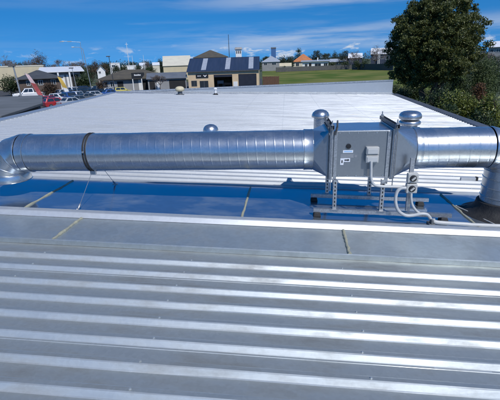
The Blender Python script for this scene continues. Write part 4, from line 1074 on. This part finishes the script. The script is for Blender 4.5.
# the big evergreen
bt = at(433, 43); rd = random.Random(11)
t = empty('tree', bt, 0, 'big dense evergreen tree filling the upper right', 'tree')
mb = MB()
for i, (dx, dy, hh) in enumerate(((-.9, .2, 5.6), (.3, -.4, 6.4), (1.5, .5, 5.9))):
    mb.tube(curve([(dx * .25, dy * .25, -.1), (dx * .6, dy, 2.2), (dx * 1.3, dy * 1.6, 4.2), (dx * 1.9, dy * 2.0, hh + 2)], 4), [.34 - .022 * k for k in range(13)], 9)
    for j in range(7):
        a = j * 1.9 + i; z = 2.6 + j * .7; p = Vector((dx * (.6 + z * .12), dy * (1 + z * .1), z)); e = p + Vector((math.cos(a) * 2.6, math.sin(a) * 2.6, 1.5))
        mb.tube([p, p.lerp(e, .5) + Vector((0, 0, .2)), e], [.13, .08, .03], 6)
mb.build('trunk', M['bark'], t, smooth=50)
mb = MB()
zt_, zb3 = zof(430, -9, 43) - GZ, zof(430, 84, 43) - GZ
zm = (zt_ + zb3) / 2; rz = (zt_ - zb3) / 2 - .35
# an uneven dome: a core that blocks the light, and boughs of different size hung round it with gaps between
leaves(mb, (0, 0, zm), (2.8, 2.8, rz - .9), 27000, .21, rd, 140, .42, shell=.35)
ga = 2.39996
for i in range(84):
    u = 1 - 2 * (i + .5) / 84; ph = i * ga; k = rd.uniform(.88, 1.02)
    if u < -.93: continue
    sx_ = math.sqrt(1 - u * u) * (1 if u > -.2 else 1.06)
    p = (max(-3.1, math.cos(ph) * sx_ * 3.6 * k), math.sin(ph) * sx_ * 3.3 * k, zm - .35 + u * (rz + .15) * k)
    br = rd.uniform(.75, 1.25)
    leaves(mb, p, (br, br, br * .72), int(1050 * br * br), .205 * rd.uniform(.85, 1.15), rd, int(9 * br * br) + 3, .42, shell=.5)
mb.build('crown', M['l_big'], t, fix=False)
# shrubs at the right edge
shrub('sunlit laurel bush by the dark roof edge', 468, 88, 31, 50, M['l_shrub'], 12000, .17, 31)
shrub('dark evergreen bush at the foot of the big tree', 447, 84, 36, 34, M['l_dark'], 7000, .17, 32)
shrub('russet orange bush right of the big tree', 486, 75, 40, 18, M['l_red'], 2500, .15, 33)
shrub('tall grey green bush right of the big tree crown', 486, 55, 48, 36, M['l_greygreen'], 14000, .17, 34)
shrub('leafy laurel bush at the right frame edge', 499, 90, 30, 32, M['l_shrub'], 7500, .17, 35)
shrub('shaded dark bush along the paling fence', 425, 97, 33, 30, M['l_dark'], 4500, .15, 36)
shrub('low green bush in front of the evergreen trunk', 405, 88, 50, 26, M['l_dark'], 3500, .17, 37)
shrub('low dark bush filling under the sunlit laurel', 455, 105, 28, 36, M['l_dark'], 5000, .15, 38)
shrub('dark bush below the leafy laurel at the frame edge', 490, 108, 26.5, 40, M['l_dark'], 5000, .15, 39)
shrub('dark hedge bush left of the evergreen trunk', 396, 82, 52, 26, M['l_dark'], 4500, .17, 51)
shrub('dark hedge bush right behind the evergreen trunk', 418, 80, 53, 34, M['l_dark'], 6500, .17, 52)
shrub('dark hedge bush between the evergreen and russet bush', 448, 74, 52, 40, M['l_dark'], 7500, .17, 53)
shrub('green hedge bush under the right side of the evergreen', 464, 70, 46, 30, M['l_mid'], 6500, .17, 54)
sky_pos = at(496, 62)
tree('tree', 'mid green bushy tree at the right frame edge', sky_pos, zof(496, 57, 62) - GZ, (2.6, 2.2, 2.2), M['l_mid'], 9000, .2, 55, trunk_h=3.6, trunk_r=.14)
shrub('dense green shrub below the bushy tree at the frame edge', 493, 66, 52, 26, M['l_mid'], 8000, .18, 56)
# hedges and shrubs at the left
shrub('dark hedge clump behind the pickup at far left', 6, 76, 112, 26, M['l_dark'], 3000, .35, 41)
shrub('dark hedge clump between the pickup and red flag', 24, 79, 113, 22, M['l_dark'], 2500, .35, 42)
shrub('reddish bush behind the feather flags', 47, 82, 96, 20, M['l_brown'], 1800, .35, 43)
shrub('green bush in front of the flat roofed shop', 81, 73, 112, 20, M['l_dark'], 2500, .4, 44)
shrub('brown bush at the corner of the brown roof', 98, 80, 96, 12, M['l_brown'], 1500, .3, 45)
shrub('olive bush at the left end of the paling fence', 283, 66.5, 233, 12, M['l_dark'], 900, .5, 46)
shrub('dark shrub before the pale lean roof house', 347, 61, 251, 13, M['l_dark'], 1200, .5, 47)
shrub('large dark shrub left of the dark blue houses', 358.5, 59, 225, 12, M['l_dark'], 1500, .45, 48)
shrub('dark shrub by the high roofed blue house', 366, 60, 222, 10, M['l_mid'], 1200, .45, 49)
shrub('green bush beside the long white house', 331, 60.5, 243, 14, M['l_mid'], 1200, .55, 50)
# skyline trees
G1 = 'trees on the skyline'
def sky_tree(label, px, py_t, d, wpx, m, seed, count=1400, name='tree', frac=.42):
    h = zof(px, py_t, d) - GZ; wd = abs(math.tan(az(px + wpx / 2) - az(px - wpx / 2)) * d) / 2
    tree(name, label, at(px, d), h, (wd * .85, wd * .75, h * frac), m, count * 2, d * .0021, seed, trunk_h=h * .6, trunk_r=.25, group=G1)
def sky_bare(label, px, py_t, d, spread, seed, s=1.0):
    h = zof(px, py_t, d) - GZ; bare('bare_tree', label, at(px, d), h, spread, seed, 'bare trees on the skyline')
sky_bare('large leafless tree at the far left skyline', 5, 47.5, 165, 1.0, 61)
sky_bare('broad leafless tree above the white flat roof', 65, 51.5, 165, 1.1, 62)
sky_bare('second leafless tree above the white flat roof', 76, 53.5, 180, 1.05, 63)
sky_tree('russet brown tree left of the broad leafless tree', 40, 52.5, 165, 24, M['l_brown'], 64, 1600)
sky_bare('leafless tree behind the russet brown tree', 34, 53, 190, 1.0, 65)
sky_tree('dark green tree left of the russet brown tree', 24, 60, 180, 20, M['l_far'], 66)
sky_tree('dark rust tree beside the leaning lamp post', 98, 60, 160, 20, M['l_brown'], 67)
sky_tree('round dark green tree behind the flat roofed shop', 83, 67.5, 140, 22, M['l_dark'], 68)
sky_tree('dark tree between the shop and leaning lamp', 91, 64, 190, 14, M['l_far'], 69)
sky_tree('dark tree left of the white boxy block', 106, 62.5, 230, 16, M['l_far'], 70)
sky_tree('dark tree behind the pale mast pair', 133, 61.5, 260, 16, M['l_far'], 71)
sky_tree('dark tree right of the hair thin mast', 149, 61, 260, 16, M['l_far'], 72)
sky_tree('dark tree behind the cream warehouse gable', 170, 57.5, 230, 14, M['l_far'], 73)
sky_tree('low dark tree left of the cream warehouse', 160, 60, 240, 12, M['l_far'], 74)
sky_bare('thin leafless tree in front of the low grey shed', 158, 70.5, 98, .9, 75)
sky_tree('narrow tall pine beside the orange roof', 298.2, 46.5, 305, 8, M['l_dark'], 76, 900, 'pine_tree', .46)
sky_tree('dark tree left of the orange roof', 290, 58, 262, 10, M['l_far'], 77)
sky_tree('rounded green tree right of the orange roof', 316.5, 50.0, 290, 14, M['l_far'], 78)
sky_tree('green tree between the white house and lean roof house', 326, 53, 290, 14, M['l_far'], 79)
sky_tree('green tree behind the pale lean roof house', 337, 52, 300, 18, M['l_far'], 80)
sky_tree('large green tree left of the leafless pair', 345, 50.5, 270, 16, M['l_far'], 81)
sky_bare('rounded leafless tree behind the lower blue house', 357, 45.5, 240, 1.1, 82)
sky_bare('rounded leafless tree behind the high roofed house', 375.5, 40.5, 230, 1.1, 83)
sky_tree('dark tree behind the grey roofed house', 283, 58, 250, 10, M['l_far'], 84)
sky_tree('dark tree between workshop gable and blue tower', 266, 55.5, 300, 10, M['l_far'], 85)
sky_bare('leafless tree at the right of the big evergreen', 484, 44, 90, .9, 86)
sky_tree('dark bushy tree before the leftmost white block', 116, 65.5, 170, 12, M['l_far'], 87)
sky_tree('olive bushy tree before the low white block', 124, 66.5, 172, 12, M['l_dark'], 88)
sky_tree('dark bushy tree at the foot of the hair thin mast', 138.5, 65.8, 174, 13, M['l_far'], 89)
sky_tree('olive bushy tree before the small pale gabled house', 150, 66.2, 176, 14, M['l_dark'], 90)
sky_bare('leafless tree between the two white gabled houses', 147.5, 59.5, 200, 1.0, 91)
# far woodland that reads as one mass
rd = random.Random(3); mb = MB()
for i in range(520):
    px = rd.uniform(-40, 520); d = rd.uniform(330, 480); q = at(px, d)
    hh = rd.uniform(7, 10) * (1 + .18 * math.sin(px * .07))
    leaves(mb, (q.x, q.y, GZ + hh * .5), (rd.uniform(5, 9), 4, hh * .45), 80, 1.3, rd, 4, .75)
tag(mb.build('woodland', M['l_far'], fix=False), 'hazy dark band of far trees along the horizon', 'woodland', kind='stuff')
